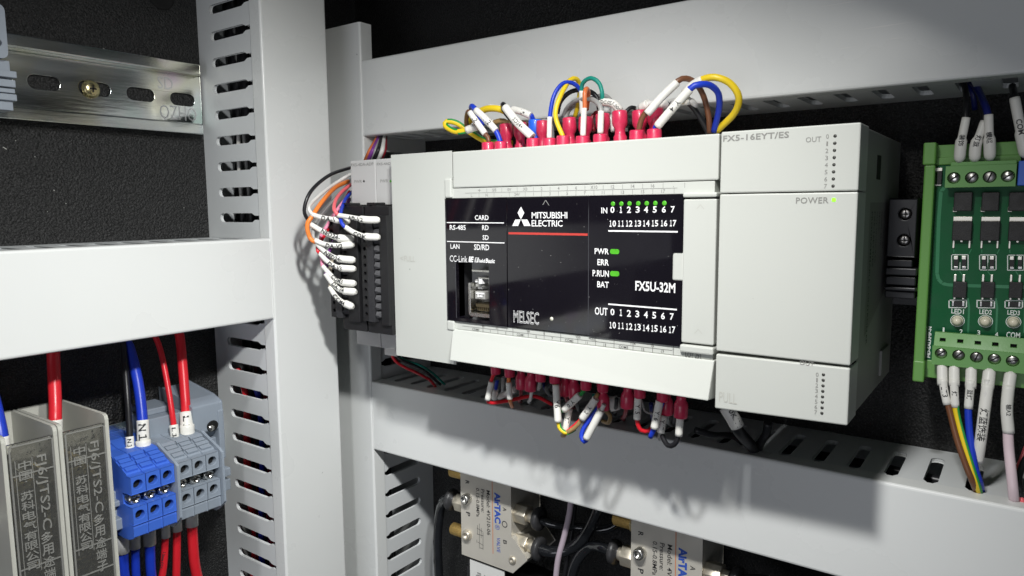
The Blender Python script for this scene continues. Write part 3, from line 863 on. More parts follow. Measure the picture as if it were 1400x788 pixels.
adwire('beige wire with marker COM4, lowest of the bundle', 'beige',
       [(478, 280, 250), (468, 305, 240), (460, 335, 231), (452, 365, 223), (452, 396, 220)], [(451, 392, 220), (458, 404, 221), (467, 412.5, 223), (483.5, 420.5, 225)], 'COM4')
# bundle going up behind the adapters into the upper duct
gB = 'coloured wires rising into the upper duct behind the adapters'
for col, dx, Y, lab in (('rust', 0, 262, 'orange strand of the bundle rising behind the adapters'), ('purple', 3.6, 262, 'purple strand of the bundle rising behind the adapters'),
                        ('grey', 7, 263, 'grey strand of the bundle rising behind the adapters'), ('black', 11, 261, 'black strand of the bundle rising behind the adapters'),
                        ('white', 16.5, 262, 'white strand of the bundle rising behind the adapters'), ('darkred', 19.5, 264, 'dark red strand of the bundle rising behind the adapters')):
    k = dx * .55
    wire(lab, Q3((496 + dx, 236, Y + 12), (499 + dx, 222, Y + 9), (506 + dx, 206, Y + 6), (516 + k, 188, Y + 16), (518 + k, 175, Y + 26)), 1.15, col, group=gB)
# loom lead with white plug under the adapters
t = wire('thin red lead from the white plug, running into the lower duct', Q3((536, 486, 250), (541, 494, 251), (553, 502, 255), (572, 511, 264), (588, 520, 276), (596, 530, 285)), .75, 'red')
b = MB(); A = pY(527, 473, 248); B_ = pY(546, 487, 248)
b.box(A.x + 1.2, B_.x, 246, 254, B_.z, A.z); b.box(A.x, A.x + 1.4, 247, 253, B_.z + 1.5, A.z - 2)
obj('plug', b, mat('white nylon plug', (.66, .65, .62), .5), t, bevel=.3)
wire('thin black lead beside the red one under the adapters', Q3((541, 486, 251), (548, 492, 252), (566, 500, 258), (584, 510, 268), (602, 526, 284)), .75, 'black')
wire('thin green lead under the adapters, against the controller', Q3((543, 485, 252), (552, 492, 254), (575, 500, 262), (592, 511, 274), (608, 526, 286)), .6, 'teal')

# ------------------------------------------------------------------ crimped terminals along the controller's top
def crimp(parent, p, up, tall=False, r=2.5, m=None, name='terminal_sleeve', lean=0):
    """insulated spade terminal; p is the open end of its bell"""
    d = 1 if up else -1
    if tall: prof = [(-20, r*.9), (-9.6, r*.92), (-8.7, r*.72), (-6.6, r*.70), (-5.4, r*.98), (-4.2, r*1.05), (-.5, r*1.03), (0, r*.96), (0, r*.66), (-2.2, r*.5), (-2.2, .01)]
    else: prof = [(-12, r), (-.6, r*1.0), (0, r*.93), (0, r*.66), (-1.2, r*.6), (-1.2, .01)]
    return obj(name, MB().lathe(p, (lean, 0, d), prof, 20), m or CRIMP, parent)
def zat(px, Y, z): 
    """point on the vertical through pixel column px (near the top row) at height z"""
    p = pY(px, 200, Y); 
    for _ in range(6):
        # fixed X for given px at that height
        k = 200 + (z - p.z) * -4.0
        p = pY(px, k, Y)
    return p
GT = 'wires crimped into the top row of the controller'
rcr = random.Random(21)
TOPY = {667: 195, 684.5: 194, 728.5: 189.5, 751: 189.5, 770: 186, 796.5: 186.5, 820.5: 184, 870.5: 178.5, 894.5: 177, 731.5: 164,
        691.5: 170, 711: 168, 742.5: 165.5, 778: 161.5, 801: 160, 824: 156, 847: 152, 874: 151.5, 897: 148.5}
def topring(px, tall=False, Y=244, z=0, m=None, parent=None, label=None, r=2.7):
    p = pY(px, TOPY[px], Y)
    if parent is None:
        parent = thing('crimp_terminal', label, 'crimp terminal', p, 'crimped terminals without a wire in view')
    crimp(parent, p, True, tall, lean=rcr.uniform(-.07, .07) if tall else rcr.uniform(-.03, .03), r=(r if r != 2.5 else 2.7) if not tall else 2.75, m=m)
    return parent
YT = 244
t = wire('brown and black wire with marker L2, leaning left at the far left', Q3((668.5, 197, YT), (667, 188, YT), (661, 182, 243.5), (650, 168, 243), (641.5, 153, 243), (638, 160, 247), (640, 176, 252), (660, 193, 256)), 1.0, 'brown', group=GT)
marker(t, Q3((663.5, 183.5, 243.4), (653, 169, 243), (642.5, 153.5, 243)), 1.35, 'L2', 2.0, start=.35, flip=True)
topring(667, parent=t)
t = wire('blue wire with marker N2 leaning left beside L2', Q3((684.5, 197, YT), (682, 188, YT), (677, 178, 243.4), (664, 163, 243), (650, 149.5, 243), (645, 145.5, 245), (646, 152, 249), (660, 172, 255)), 1.15, 'blue', group=GT)
marker(t, Q3((678.5, 179, 243.3), (664, 163, 242.8), (650.5, 150.5, 243)), 1.45, 'N2', 2.1, start=.65, flip=True)
topring(684.5, parent=t)
t = wire('yellow and green earth wire in a small loop at the far left', Q3((652, 176, 249), (638, 178.5, 248), (622, 180, 247), (609, 172.5, 247), (611, 166.5, 248), (625, 169, 250), (645, 183, 253), (668, 194.5, 254), (700, 196, 257)), 1.2, 'yellow', group=GT, stripe='green')
marker(t, Q3((653, 173.5, 248.6), (638, 178, 247.6)), 1.75)
t = wire('thick yellow wire bridging behind the L2 and N2 markers', Q3((640, 168, 254), (650, 157, 252), (664, 149.5, 251), (680, 148.8, 251), (690, 152, 252)), 1.45, 'yellow', group=GT)
marker(t, Q3((668, 146.5, 253), (685, 148.5, 253)), 1.3)
t = wire('tan wire behind the blue sleeve with a stub of white marker', Q3((676, 168, 255), (684, 165.5, 255), (694, 168, 256), (699, 178, 257)), 1.2, 'tan', group=GT)
marker(t, Q3((667, 170, 254.5), (676, 168, 255)), 1.6)
t = wire('fat white marker on a black wire leaning right to left into a crimson ring', Q3((728, 195, YT), (726, 188, YT), (706, 167, 243.5), (691, 147.5, 244), (688, 143.5, 247), (690, 152, 252), (700, 165, 258)), 1.2, 'black', group=GT)
marker(t, Q3((728, 187.5, 243.7), (708, 168.5, 243.4), (690.5, 146.5, 244)), 1.75, 'SD24+', 1.6, start=.6, flip=True)
topring(728.5, parent=t)
t = wire('blue wire with white marker ending in the only blue sleeve', Q3((733, 176, 254), (728, 162, 253), (725, 157.5, 252), (712, 152, 252), (700, 149, 252), (694, 155, 256)), 1.1, 'blue', group=GT)
marker(t, Q3((726, 158.5, 251.8), (712, 152.6, 251.6), (700, 149.5, 252)), 1.5, 'L+', 1.7, start=.7, flip=True)
topring(731.5, True, 253, 22.5, CRIMPB, t)
t = wire('blue wire with a tall arch over the middle of the top row', Q3((751, 196, YT), (751.5, 176, YT), (752, 158, YT), (757, 132, 245), (768, 115.5, 248), (780, 113, 251), (791, 120, 254), (797, 135, 257), (797, 160, 260)), .85, 'blue', group=GT)
marker(t, Q3((751, 190.5, 243.6), (751.6, 160, 243.6)), 1.05)
topring(751, parent=t, r=2.5)
t = wire('yellow wire arching beside the blue arch', Q3((770, 196, YT), (769.5, 187, YT), (761, 166, YT), (760, 150, 244), (768, 128, 247), (779, 110, 252), (788, 108, 255), (792.5, 118, 258), (791, 140, 260), (786, 160, 262)), .95, 'yellow', group=GT)
topring(770, parent=t, r=2.5)
t = wire('rust orange wire doubled over at its white marker', Q3((796.5, 195, YT), (797.5, 178, YT), (799.5, 150, YT), (799.5, 128, 244), (802, 121.5, 246), (804.5, 128, 250), (802, 150, 255)), .9, 'rust', group=GT)
marker(t, Q3((797, 187, 243.6), (798.6, 148, 243.6)), 1.15)
topring(796.5, parent=t, r=2.5)
t = wire('teal wire arching right with a white marker on its left leg', Q3((796, 160, 256), (795, 125, 254), (797.5, 113, 253), (808, 107, 252), (819, 114, 252), (823.5, 130, 252), (822, 150, 254)), .85, 'teal', group=GT)
marker(t, Q3((796.5, 156, 256), (795.5, 124, 254)), 1.2)
t = wire('grey wire curving left out of a white marker', Q3((821, 194, YT), (821.5, 176, YT), (822, 152, YT), (817, 141, 246), (806, 135.5, 251), (790, 137, 256), (776, 147, 260), (770, 160, 262)), .95, 'grey', group=GT)
marker(t, Q3((820.8, 183, 243.6), (821.8, 152, 243.6)), 1.2)
topring(820.5, parent=t, r=2.5)
wire('black wire in a low arch behind the blue and yellow ones', Q3((762, 156, 258), (766, 140, 258), (778, 127, 258), (793, 123, 258), (808, 126, 258), (817, 135, 258), (819, 150, 259)), .95, 'black', group=GT)
wire('second grey wire in a wide arch behind the black one', Q3((772, 164, 262), (780, 148, 262), (798, 139, 261), (812, 134, 262), (826, 131, 264), (836, 140, 266), (838, 160, 266)), 1.0, 'grey', group=GT)
t = wire('white marked wire lying across to the right of the teal arch', Q3((816, 142, 254), (826, 139, 253), (838, 142, 253), (847, 151, 254), (848, 160, 254)), 1.0, 'white', group=GT)
marker(t, Q3((823, 139.5, 252.8), (838, 142, 252.8), (848, 152, 254)), 1.55, 'DC.0EF.000', 1.3, start=.6)
t = wire('brown wire in a high loop out of a long white marker', Q3((872, 193, YT), (873, 181, YT), (880, 158, YT), (905, 132, 245), (926, 111.5, 247), (938, 107.5, 249), (951, 114, 253), (962, 132, 257), (969, 160, 260), (970, 182, 262)), 1.05, 'brown', group=GT)
marker(t, Q3((884.5, 156, 243.6), (904, 134, 245), (926, 112.5, 247)), 1.5)
topring(870.5, parent=t, r=2.5)
t = wire('blue wire in a high loop out of the rightmost long white marker', Q3((895, 191, YT), (897, 174, YT), (918, 150, 243.6), (943, 122, 244), (955, 116, 245), (970, 116.5, 248), (982, 128, 253), (983, 150, 258), (976, 180, 262)), 1.15, 'blue', group=GT)
marker(t, Q3((898.5, 173, 243.4), (920, 148, 243), (943, 122.5, 244)), 1.55, 'Y14', 1.8, start=.4, flip=True)
topring(894.5, parent=t, r=2.5)
t = wire('yellow wire in the largest loop at the right of the top row', Q3((930, 140, 252), (943, 120, 251), (960, 109, 250), (978, 106, 250), (998, 114, 252), (1010, 133, 255), (1004, 155, 259), (980, 179, 263)), 1.25, 'yellow', group=GT)
marker(t, Q3((936, 128, 251), (947, 117, 250.6), (961, 109, 250)), 1.6)
wire('dark grey wire dropping behind the loops at the right', Q3((930, 135, 256), (944, 143, 257), (958, 162, 260), (970, 184, 263)), 1.1, 'black', group=GT)
t = wire('white marked wire crossing low between the two long markers', Q3((872, 150, 258), (885, 143, 256), (905, 142, 254), (925, 140, 254), (942, 137, 255), (952, 145, 258)), 1.1, 'white', group=GT)
marker(t, Q3((903, 144, 254), (925, 140, 253.6), (943, 137.5, 254.6)), 1.6, 'X14', 1.6, start=.5)
marker(t, Q3((877, 148.5, 257), (887, 142.5, 255.6)), 2.0)
# sleeves of the rear row
for px, z, lab in ((691.5, 24.0, 'tall crimson sleeve behind the N2 marker'), (711, 24.5, 'tall crimson sleeve left of the blue one, in shade'), (742.5, 25.5, 'tall crimson sleeve just right of the blue one'),
                   (778, 26.0, 'tall crimson sleeve with a pink tip behind the yellow arch'), (801, 26.5, 'tall crimson sleeve behind the rust orange wire'), (824, 27.0, 'tall crimson sleeve behind the grey wire marker'),
                   (847, 25.2, 'tall crimson sleeve standing clear at the middle right'), (874, 27.2, 'tall crimson sleeve behind the long brown wire marker'), (897, 28.2, 'tall crimson sleeve behind the rightmost white marker')):
    t = topring(px, True, 246 if px == 847 else 252, z - (3.5 if px == 847 else 0), label=lab)
# terminal blocks the sleeves plug into
tb = MB()
obj('terminal_row', tb.box(-196, -97, 246, 262, 14, 22.6), BLKP, plc, bevel=.3)

# ------------------------------------------------------------------ crimped terminals under the lower lid
GL = 'wires crimped into the bottom row of the controller'
BOTY = {678: 511.5, 697: 515.5, 713: 532, 725: 534.5, 739: 521.5, 758.5: 524, 772: 541, 786: 545, 801: 533, 824: 535.5, 825: 561, 857: 558, 875: 544, 906: 549, 911: 567, 930.5: 571}
def botring(px, py, tall=False, Y=240, parent=None, label=None, r=2.2, m=None):
    p = pY(px, BOTY[px], Y)
    if parent is None:
        parent = thing('crimp_terminal', label, 'crimp terminal', p, 'crimped terminals without a wire in view')
    crimp(parent, p, False, tall, lean=rcr.uniform(-.08, .08), r=r if not tall else 2.45, m=m)
    return parent
def bw(label, col, pts, mk=None, s=None, r=.85, ring=None, stripe=None, mr=1.3, h=1.7, turn=0):
    t = wire(label, Q3(*pts), r, col, group=GL, stripe=stripe)
    if mk: marker(t, Q3(*mk), mr, s, h, turn=turn)
    if ring: botring(*ring, parent=t)
    return t
bw('dark red wire at the far left of the bottom row, its loop sagging right', 'red', [(677, 508, 240), (672, 520, 240), (667, 545, 240), (672, 551, 242), (700, 547, 250), (730, 542, 258), (755, 553, 266)], [(672, 522, 239.6), (666.5, 547, 239.6)], None, ring=(678, 503))
bw('orange tipped wire with a white marker, second from the left below', 'orange', [(696, 511, 240), (695.5, 522, 240), (697, 546, 240), (700, 556, 250)], [(695.3, 523, 239.6), (697, 546, 239.6)], None, ring=(697, 507))
bw('blue wire with a short white marker behind the first two below', 'blue', [(680, 520, 248), (678, 531, 248), (676, 546, 250)], [(678, 533, 247.6), (675.5, 545, 249.6)], None)
bw('grey wire bent behind the red loop', 'grey', [(706, 530, 250), (700, 538, 250), (684, 543, 252)], [(704, 533, 249.6), (682, 543, 251.6)], None)
botring(713, 510, True, 246, label='crimson sleeve behind the orange tipped wire'); botring(725, 511, True, 244, label='crimson sleeve third along the bottom row')
bw('pale blue grey wire stub under a crimson ring', 'grey', [(739, 514, 240), (738, 526, 241), (736, 532, 246)], ring=(739, 511))
bw('black wire bending out beside the pale stub', 'black', [(757, 520, 246), (748, 528, 247), (750, 537, 252), (760, 540, 258)], r=1.1)
bw('yellow and green wire with marker Y6 hanging straight', 'yellow', [(759, 519, 240), (760, 530, 239.6), (763, 577, 239), (768, 589, 239), (776, 592, 240), (786, 586, 242)], [(760, 526, 239.2), (763, 577, 238.6)], 'Y6', ring=(758.5, 515), stripe='green', mr=1.5, h=2.2)
botring(772, 518, True, 246, label='crimson sleeve right of marker Y6'); botring(786, 520, True, 245, label='crimson sleeve between markers Y6 and Y10')
bw('green wire with marker Y10 slanting down left', 'green', [(801, 530, 240), (797, 536, 240), (786, 548, 240), (771, 561, 240), (764, 560, 246)], [(793, 540, 239.6), (771, 561, 239.6)], 'Y10', ring=(801, 525), mr=1.45)
bw('red wire with marker Y7 pointing down behind Y10', 'red', [(783, 545, 246), (778, 560, 244), (772, 590, 242), (771, 596, 244)], [(779, 558, 243.6), (772.5, 589, 242)], 'Y7', mr=1.35)
bw('brown and yellow wire out of a slanting white marker with a black tip', 'tan', [(818, 538, 241), (812, 548, 240), (796, 573, 240), (786, 585, 240), (775, 592, 240), (769, 596, 242)], [(815, 545, 239.6), (795.5, 573, 239.6)], 'Y12', mr=1.5)
bw('red wire running beside the brown and yellow one', 'red', [(797, 570, 242), (787, 580, 241.6), (774, 591, 241.6)], None, r=.6)
bw('blue wire in a tight loop at the lowest point of the bottom row', 'blue', [(826, 545, 246), (815, 562, 243), (799, 584, 241), (795, 597, 240), (799, 604, 239.6), (804, 599, 239.6)], None, r=.95)
bw('white marker tube slanting into the blue loop', 'white', [(826, 553, 240), (818, 570, 240), (802, 599, 239.6)], [(822, 561, 239.6), (801.5, 600, 239)], None, ring=(824, 532), mr=1.5)
botring(825, 540, True, 243, label='long crimson sleeve above the tight blue loop')
bw('tan wire peeping out behind the slanting marker', 'tan', [(826, 560, 256), (834, 568, 256), (832, 578, 258), (824, 576, 262)], r=.9)
botring(857, 540, True, 242, label='crimson sleeve standing alone right of the blue loop')
bw('white marked stub hanging behind the lone crimson sleeve', 'grey', [(838, 545, 256), (841, 560, 256)], [(837, 543, 255), (842, 561, 255)], None, mr=2.2)
bw('red wire in a small loop between markers Y15 and Y16', 'red', [(874, 543, 240), (872, 560, 240), (871, 575, 240), (876, 588, 241), (887, 589, 243), (896, 578, 246)], [(872.5, 543, 239.4), (871, 573.5, 239.4)], 'Y15', ring=(875, 537), mr=1.4)
bw('grey wire looping thinly behind marker Y16', 'grey', [(878, 548, 250), (882, 562, 250), (895, 566, 248), (902, 560, 247)], r=.45)
bw('blue wire with marker Y16 ending in a cut tail', 'blue', [(906, 548, 240), (901, 562, 239.6), (895, 584, 239.4), (889, 598, 240)], [(902, 548, 239.2), (894.5, 586, 239)], 'Y16', ring=(906, 542), mr=1.5, r=1.0)
botring(911, 552, True, 246, label='crimson sleeve behind marker Y16')
bw('black wire in a drooping loop at the right of the bottom row', 'black', [(930, 570, 240), (928.5, 594, 240), (922, 608, 240), (913, 609, 241), (906, 598, 243), (904, 585, 246)], [(930, 571, 239.6), (928, 596, 239.6)], None, mr=1.4, r=.95)
botring(930.5, 548, True, 240, label='rightmost crimson sleeve of the bottom row', r=2.5)
bw('grey wire with marker Y17 hanging behind the black loop', 'grey', [(908, 560, 246), (906, 572, 244.4), (903, 593, 243.4), (902, 600, 246)], [(907, 568, 244), (903.3, 592, 243)], 'Y17', mr=1.45)
obj('terminal_row', MB().box(-196, -97, 246, 262, -66, -58), BLKP, plc, bevel=.3)
# thin wires slipping back from the sleeves into the lower duct
rt = random.Random(8)
for k, (px, py, col, r, lab) in enumerate(((688, 516, 'grey', .8, 'thin grey wire slipping into the duct behind the first sleeves'), (713, 527, 'darkred', .85, 'dark red wire under the second sleeve group, running back'),
        (727, 530, 'white', .75, 'thin white wire under the third crimson sleeve, running back'), (742, 522, 'navy', .8, 'navy wire behind the pale stub, running back into the duct'),
        (773, 536, 'darkred', .8, 'dark red wire behind marker Y6, running back'), (788, 541, 'black', .9, 'black wire under the sleeve left of marker Y10, running back'),
        (812, 540, 'teal', .75, 'thin teal wire behind the slanting markers, running back'), (843, 545, 'black', .8, 'thin black wire left of the lone crimson sleeve'),
        (857, 552, 'darkred', .85, 'dark red wire under the lone crimson sleeve, running back'), (890, 552, 'navy', .8, 'navy wire between markers Y15 and Y16, running back'),
        (912, 560, 'grey', .8, 'grey wire behind marker Y17, running back'), (922, 556, 'black', .9, 'black wire behind the rightmost crimson sleeve, running back'))):
    dx = rt.uniform(-6, 16)
    wire(lab, Q3((px, py, 249), (px + dx * .2, py + 9, 251), (px + dx * .55, py + 17, 258), (px + dx, py + 18 + rt.uniform(0, 5), 269), (px + dx * 1.4 + 4, py + 22, 285)), r, col, group='wires slipping back into the lower duct')
for px, py, col, lab in ((708, 180, 'brown', 'brown wire low between the crimson sleeves, left'), (738, 178, 'grey', 'thin grey wire behind the blue sleeve'), (812, 166, 'darkred', 'dark red wire low behind the rust orange one'), (838, 166, 'white', 'thin white wire beside the clear standing sleeve'), (858, 160, 'black', 'black wire between the two right sleeves')):
    wire(lab, Q3((px, py + 14, 256), (px - 3, py - 4, 257), (px + 6, py - 13, 259), (px + 16, py - 6, 262), (px + 18, py + 14, 263)), .8, col, group=GT)
# black cable with fat white marker below the expansion module
t = wire('thick black cable with a fat white marker under the expansion module', Q3((988, 556, 258), (998, 570, 258), (1010, 590, 262), (1024, 606, 270), (1034, 618, 282)), 2.2, 'black', cat='cable', name='cable')
marker(t, Q3((992, 556, 257), (1002, 572, 257.4), (1008, 583, 258.4)), 2.7, '10K/11', 2.0, turn=.3)
wire('thinner black cable bending right under the expansion module', Q3((1050, 578, 268), (1048, 592, 270), (1040, 606, 276), (1036, 618, 284)), 1.6, 'black', cat='cable', name='cable')
wire('black cable crossing low behind the fat white marker', Q3((950, 588, 262), (975, 595, 266), (1000, 596, 274), (1015, 605, 284)), 1.3, 'black', cat='cable', name='cable')

# ------------------------------------------------------------------ fuse terminals on the side panel
def clear(name, tint, ior, haze=.08):
    """thin clear plastic sheet: light passes, the surface mirrors"""
    mt = bpy.data.materials.new(name); mt.use_nodes = True
    nt = mt.node_tree; N = nt.nodes; L = nt.links
    N.remove(N['Principled BSDF'])
    tr = N.new('ShaderNodeBsdfTransparent'); tr.inputs[0].default_value = (*tint, 1)
    gl = N.new('ShaderNodeBsdfGlossy'); gl.inputs['Roughness'].default_value = .13
    df = N.new('ShaderNodeBsdfDiffuse'); df.inputs[0].default_value = (.62, .62, .58, 1)
    nz = N.new('ShaderNodeTexNoise'); nz.inputs['Scale'].default_value = 190; nz.inputs['Detail'].default_value = 3
    tc = N.new('ShaderNodeTexCoord'); L.new(tc.outputs['Object'], nz.inputs['Vector'])
    bp = N.new('ShaderNodeBump'); bp.inputs['Strength'].default_value = .9; bp.inputs['Distance'].default_value = .0015
    L.new(nz.outputs['Fac'], bp.inputs['Height']); L.new(bp.outputs[0], gl.inputs['Normal'])
    fr = N.new('ShaderNodeFresnel'); fr.inputs[0].default_value = ior; L.new(bp.outputs[0], fr.inputs['Normal'])
    m1 = N.new('ShaderNodeMixShader'); m1.inputs[0].default_value = haze
    L.new(tr.outputs[0], m1.inputs[1]); L.new(df.outputs[0], m1.inputs[2])
    m2 = N.new('ShaderNodeMixShader'); L.new(fr.outputs[0], m2.inputs[0]); L.new(m1.outputs[0], m2.inputs[1]); L.new(gl.outputs[0], m2.inputs[2])
    L.new(m2.outputs[0], N['Material Output'].inputs[0])
    return mt
GLASS = clear('clear smoky acrylic', (.86, .86, .82), 1.75)
FHOUSE = mat('translucent grey housing', (.50, .50, .45), .35, var=.06, vscale=90)
BRASS = mat('brass contact', (.85, .68, .38), .36, .85, var=.25, vscale=250)
EMB = clear('raised clear lettering', (.74, .74, .71), 1.7, .36)
EDGE = clear('thick clear edge', (.70, .70, .66), 1.8, .35)
XF = -304.0
def fuse(y0, y1, label):
    t = thing('fuse_terminal', label, 'fuse terminal', (-346, (y0+y1)/2, -180), 'clear covered fuse terminals')
    zt, zb = -83.6, -200
    w = 1.5
    h = MB()
    obj('housing_wall', MB().prism([(-346, zt - .4), (XF - 2, zt), (XF - .4, zt - .6), (XF, zt - 2), (XF, zb), (-346, zb)], lambda u, v, w_: (u, w_, v), y1 - w, y1), FHOUSE, t, bevel=.3)
    obj('housing_wall', MB().prism([(-346, zt - .4), (XF - 2, zt), (XF - .4, zt - .6), (XF, zt - 2), (XF, zb), (-346, zb)], lambda u, v, w_: (u, w_, v), y0, y0 + w), FHOUSE, t, bevel=.3)
    obj('housing_back', MB().box(-347, -344.5, y0 + w, y1 - w, zb, zt - .4), FHOUSE, t)
    c = obj('clear_cover', MB().box(XF - 1.6, XF + .5, y0 + w + .25, y1 - w - .25, zb, zt - 3.2), GLASS, t, bevel=.5)
    rb = MB()
    obj('inner_back', MB().box(-322, -321, y0 + 1.6, y1 - 1.6, zt - 52, zt - 9), mat('dim smoky inside', (.17, .165, .145), .3, var=.6, vscale=120), t)
    for z0, z1, yy in ((-20, -33, y0 + 2.2), (-36, -52, y0 + 2.2), (-24, -50, y1 - 4.6)):
        obj('contact_strip', MB().hexa([(-320, yy, zt + z0), (-308, yy + .4, zt + z0 - 2), (-308, yy + 1.6, zt + z0 - 2), (-320, yy + 2.4, zt + z0)], [(-320, yy, zt + z1), (-308, yy + .4, zt + z1 + 2), (-308, yy + 1.6, zt + z1 + 2), (-320, yy + 2.4, zt + z1)]), BRASS, t, bevel=.3)
    for z in (zt - 15.5, zt - 52.5, zt - 64):
        rb.box(XF + .5, XF + .9, y0 + w + .5, y1 - w - .5, z - .25, z + .25)
    rb.box(XF + .4, XF + 1.0, y0 + w + .4, y0 + w + 1.0, zb, zt - 4).box(XF + .4, XF + 1.0, y1 - w - 1.0, y1 - w - .4, zb, zt - 4)
    rb.box(XF + .5, XF + 1.0, y0 + w + 1, y1 - w - 1, zt - 4.2, zt - 3.6)
    obj('cover_rib', rb, EDGE, c)
    # raised writing, running down the cover in two columns
    tm = MB(); xx = XF + .62
    def col(s, yl, wd, z0, pitch, hh):
        for k, ch in enumerate(s):
            if ch == ' ': continue
            z = z0 - k * pitch
            if ch in '·.': a, b = .5, .5
            else: a, b = wd, hh
            text3(tm, ch, lambda u, v, w: (xx + w, yl - a/2 + a*u, z - b + b*v), .008)
    W_ = y1 - y0
    col('中国·苏科电气有限公司', y0 + W_ * .36, 4.4, zt - 10.2, 4.0, 3.5)
    # the second column reads sideways
    yl = y0 + W_ * .64
    s2 = 'FJ6/JTS2-C'
    ln = 30; hh = 4.2
    text3(tm, s2, lambda u, v, w: (xx + w, yl - hh/2 + hh*v, zt - 9.5 - ln*u), .004)
    col('多用途端子', yl, 4.0, zt - 40.5, 5.0, 4.4)
    for a in (y0 + W_*.20, y0 + W_*.50):
        tm.box(xx - .1, xx + .05, a - .12, a + .12, zt - 55, zt - 9.6)
    obj('raised_lettering', tm, EMB, c)
    # metal inside
    ins = MB()
    for z, d in ((zt - 22, 0), (zt - 38, 1)):
        ins.box(-321, -312, y0 + 5.5, y1 - 6, z - 3, z + 1)
    obj('contact_clip', ins, BRASS, t, bevel=.6)
    obj('fuse_tube', MB().cyl((-317.5, (y0+y1)/2, zt - 20), (-317.5, (y0+y1)/2, zt - 44), 2.6, n=18), STEEL, t)
    rk = random.Random(int(y0))
    for k in range(9):
        yy = y0 + 3 + rk.random() * (y1 - y0 - 6); z = zt - 12 - rk.random() * 36
        obj('contact_tag', MB().hexa([(-319, yy - .9, z), (-312, yy - .7, z - .5), (-312, yy + .7, z - .5), (-319, yy + .9, z)], [(-319, yy - .9, z - 5), (-311, yy - .7, z - 4), (-311, yy + .7, z - 4), (-319, yy + .9, z - 5)]), BRASS if k % 3 else STEEL, t, bevel=.3)
    for k in range(5):
        z = zt - 55 - 2.1 * k
        obj('contact_blade', MB().hexa([(-330, y0 + 3.5, z), (-330, y1 - 3.5, z), (-309, y1 - 3.5, z + .6), (-309, y0 + 3.5, z + .6)],
                                       [(-330, y0 + 3.5, z - .9), (-330, y1 - 3.5, z - .9), (-309, y1 - 3.5, z - .2), (-309, y0 + 3.5, z - .2)]), BRASS, t)
    for yy in (y0 + 5.2, y1 - 5.2):
        obj('screw', MB().lathe((-318, yy, zt - 69), (1, 0, .2), [(0, 2.6), (3, 2.6), (4, 2.0), (4, .8), (3, .01)], 14), BRASS, t)
    return t
yR, yM, yL = 133.4, 114.3, 95.2
fuse(yM + .15, yR, 'clear covered fuse terminal next to the blue terminal blocks')
fuse(yL, yM - .15, 'clear covered fuse terminal at the left edge of the picture')

# ------------------------------------------------------------------ screw terminal blocks
BLUE = mat('cobalt blue plastic', (.05, .14, .58), .36, var=.05, vscale=80, bump=.08, bscale=2500)
GREYT = mat('slate grey plastic', (.25, .29, .34), .4, var=.05, vscale=80, bump=.08, bscale=2500)
def tblock(y0, y1, m, label, group):
    t = thing('terminal_block', label, 'terminal block', (-346, (y0+y1)/2, -138), group)
    yc = (y0 + y1) / 2
    prof = [(-346, -104), (-330, -103), (-322, -105), (-313.0, -105.4), (-311.4, -106.4), (-301.6, -110.4), (-301.4, -118.6), (-306.0, -119.0), (-306.0, -124.2), (-301.4, -124.6), (-301.2, -131.6),
            (-299.2, -132.0), (-298.6, -133.4), (-298.8, -137.6), (-303, -139.2), (-308, -139.6), (-346, -137)]
    obj('housing', MB().prism(prof, lambda u, v, w: (u, w, v), y0 + .08, y1 - .08), m, t, bevel=.3)
    for k, (x, z) in enumerate(((-311.2, -105.7), (-308.6, -106.8), (-306.0, -107.9), (-303.4, -109.0))):
        s = .5 if k % 2 else 0
        obj('marker_rib', MB().hexa([(x - 1.3, y0 + .3 + s, z - .1), (x + .9, y0 + .3 + s, z - 1.0), (x + .9, y1 - .3 - s, z - 1.0), (x - 1.3, y1 - .3 - s, z - .1)],
                                    [(x - .9, y0 + .3 + s, z + .8), (x + 1.25, y0 + .3 + s, z - .05), (x + 1.25, y1 - .3 - s, z - .05), (x - .9, y1 - .3 - s, z + .8)]), m, t, bevel=.12)
    for z in (-114.8, -128.1):
        pl = MB().prism(rect(y0 + .18, y1 - .18, z - 3.9, z + 3.9), lambda u, v, w: (w, u, v), -301.3, -298.2, [circ(yc, z, 2.0, 22)])
        obj('wire_face', pl, m, t, bevel=.22)
        obj('wire_hole', MB().cyl((-301.25, yc, z), (-300.9, yc, z), 1.98, n=20), DARK, t)
    sc = obj('clamp_screw', MB().lathe((-305.9, yc, -121.6), (1, 0, -.12), [(0, 2.7), (3.6, 2.7), (4.5, 2.35), (4.9, 1.6), (4.5, 1.3), (3.4, .01)], 20), STEEL, t)
    obj('screw_slot', MB().box(-301.8, -300.9, yc - 1.9, yc + 1.9, -122.1, -121.6), DARK, sc)
    return t
GBk, GGk = 'blue neutral terminal blocks', 'grey live terminal blocks'
lbs = ['blue terminal block beside the fuse terminals, under the black wire', 'middle blue terminal block, under the blue wire', 'blue terminal block touching the grey ones']
for k in range(3): tblock(137.65 + 6.35*k, 137.65 + 6.35*(k+1), BLUE, lbs[k], GBk)
lbs = ['grey terminal block touching the blue ones, under the thin red wire', 'middle grey terminal block, under the thick red wire', 'grey terminal block nearest the end plate']
for k in range(3): tblock(158.2 + 6.6*k, 158.2 + 6.6*(k+1), GREYT, lbs[k], GGk)
ep = [(-346, -103), (-330, -102), (-320, -104.4), (-312.6, -104.2), (-310.8, -105.2), (-298.4, -110.2), (-296.6, -111.4), (-296.6, -135.4), (-303, -140.8), (-346, -138.6)]
for y, lab in ((156.75, 'thin grey partition plate between blue and grey terminal blocks'), (178.1, 'grey end plate closing the row of terminal blocks')):
    p = obj('end_plate', MB().prism(ep, lambda u, v, w: (u, w, v), y, y + 1.35), GREYT, None, bevel=.3); tag(p, lab, 'end plate')
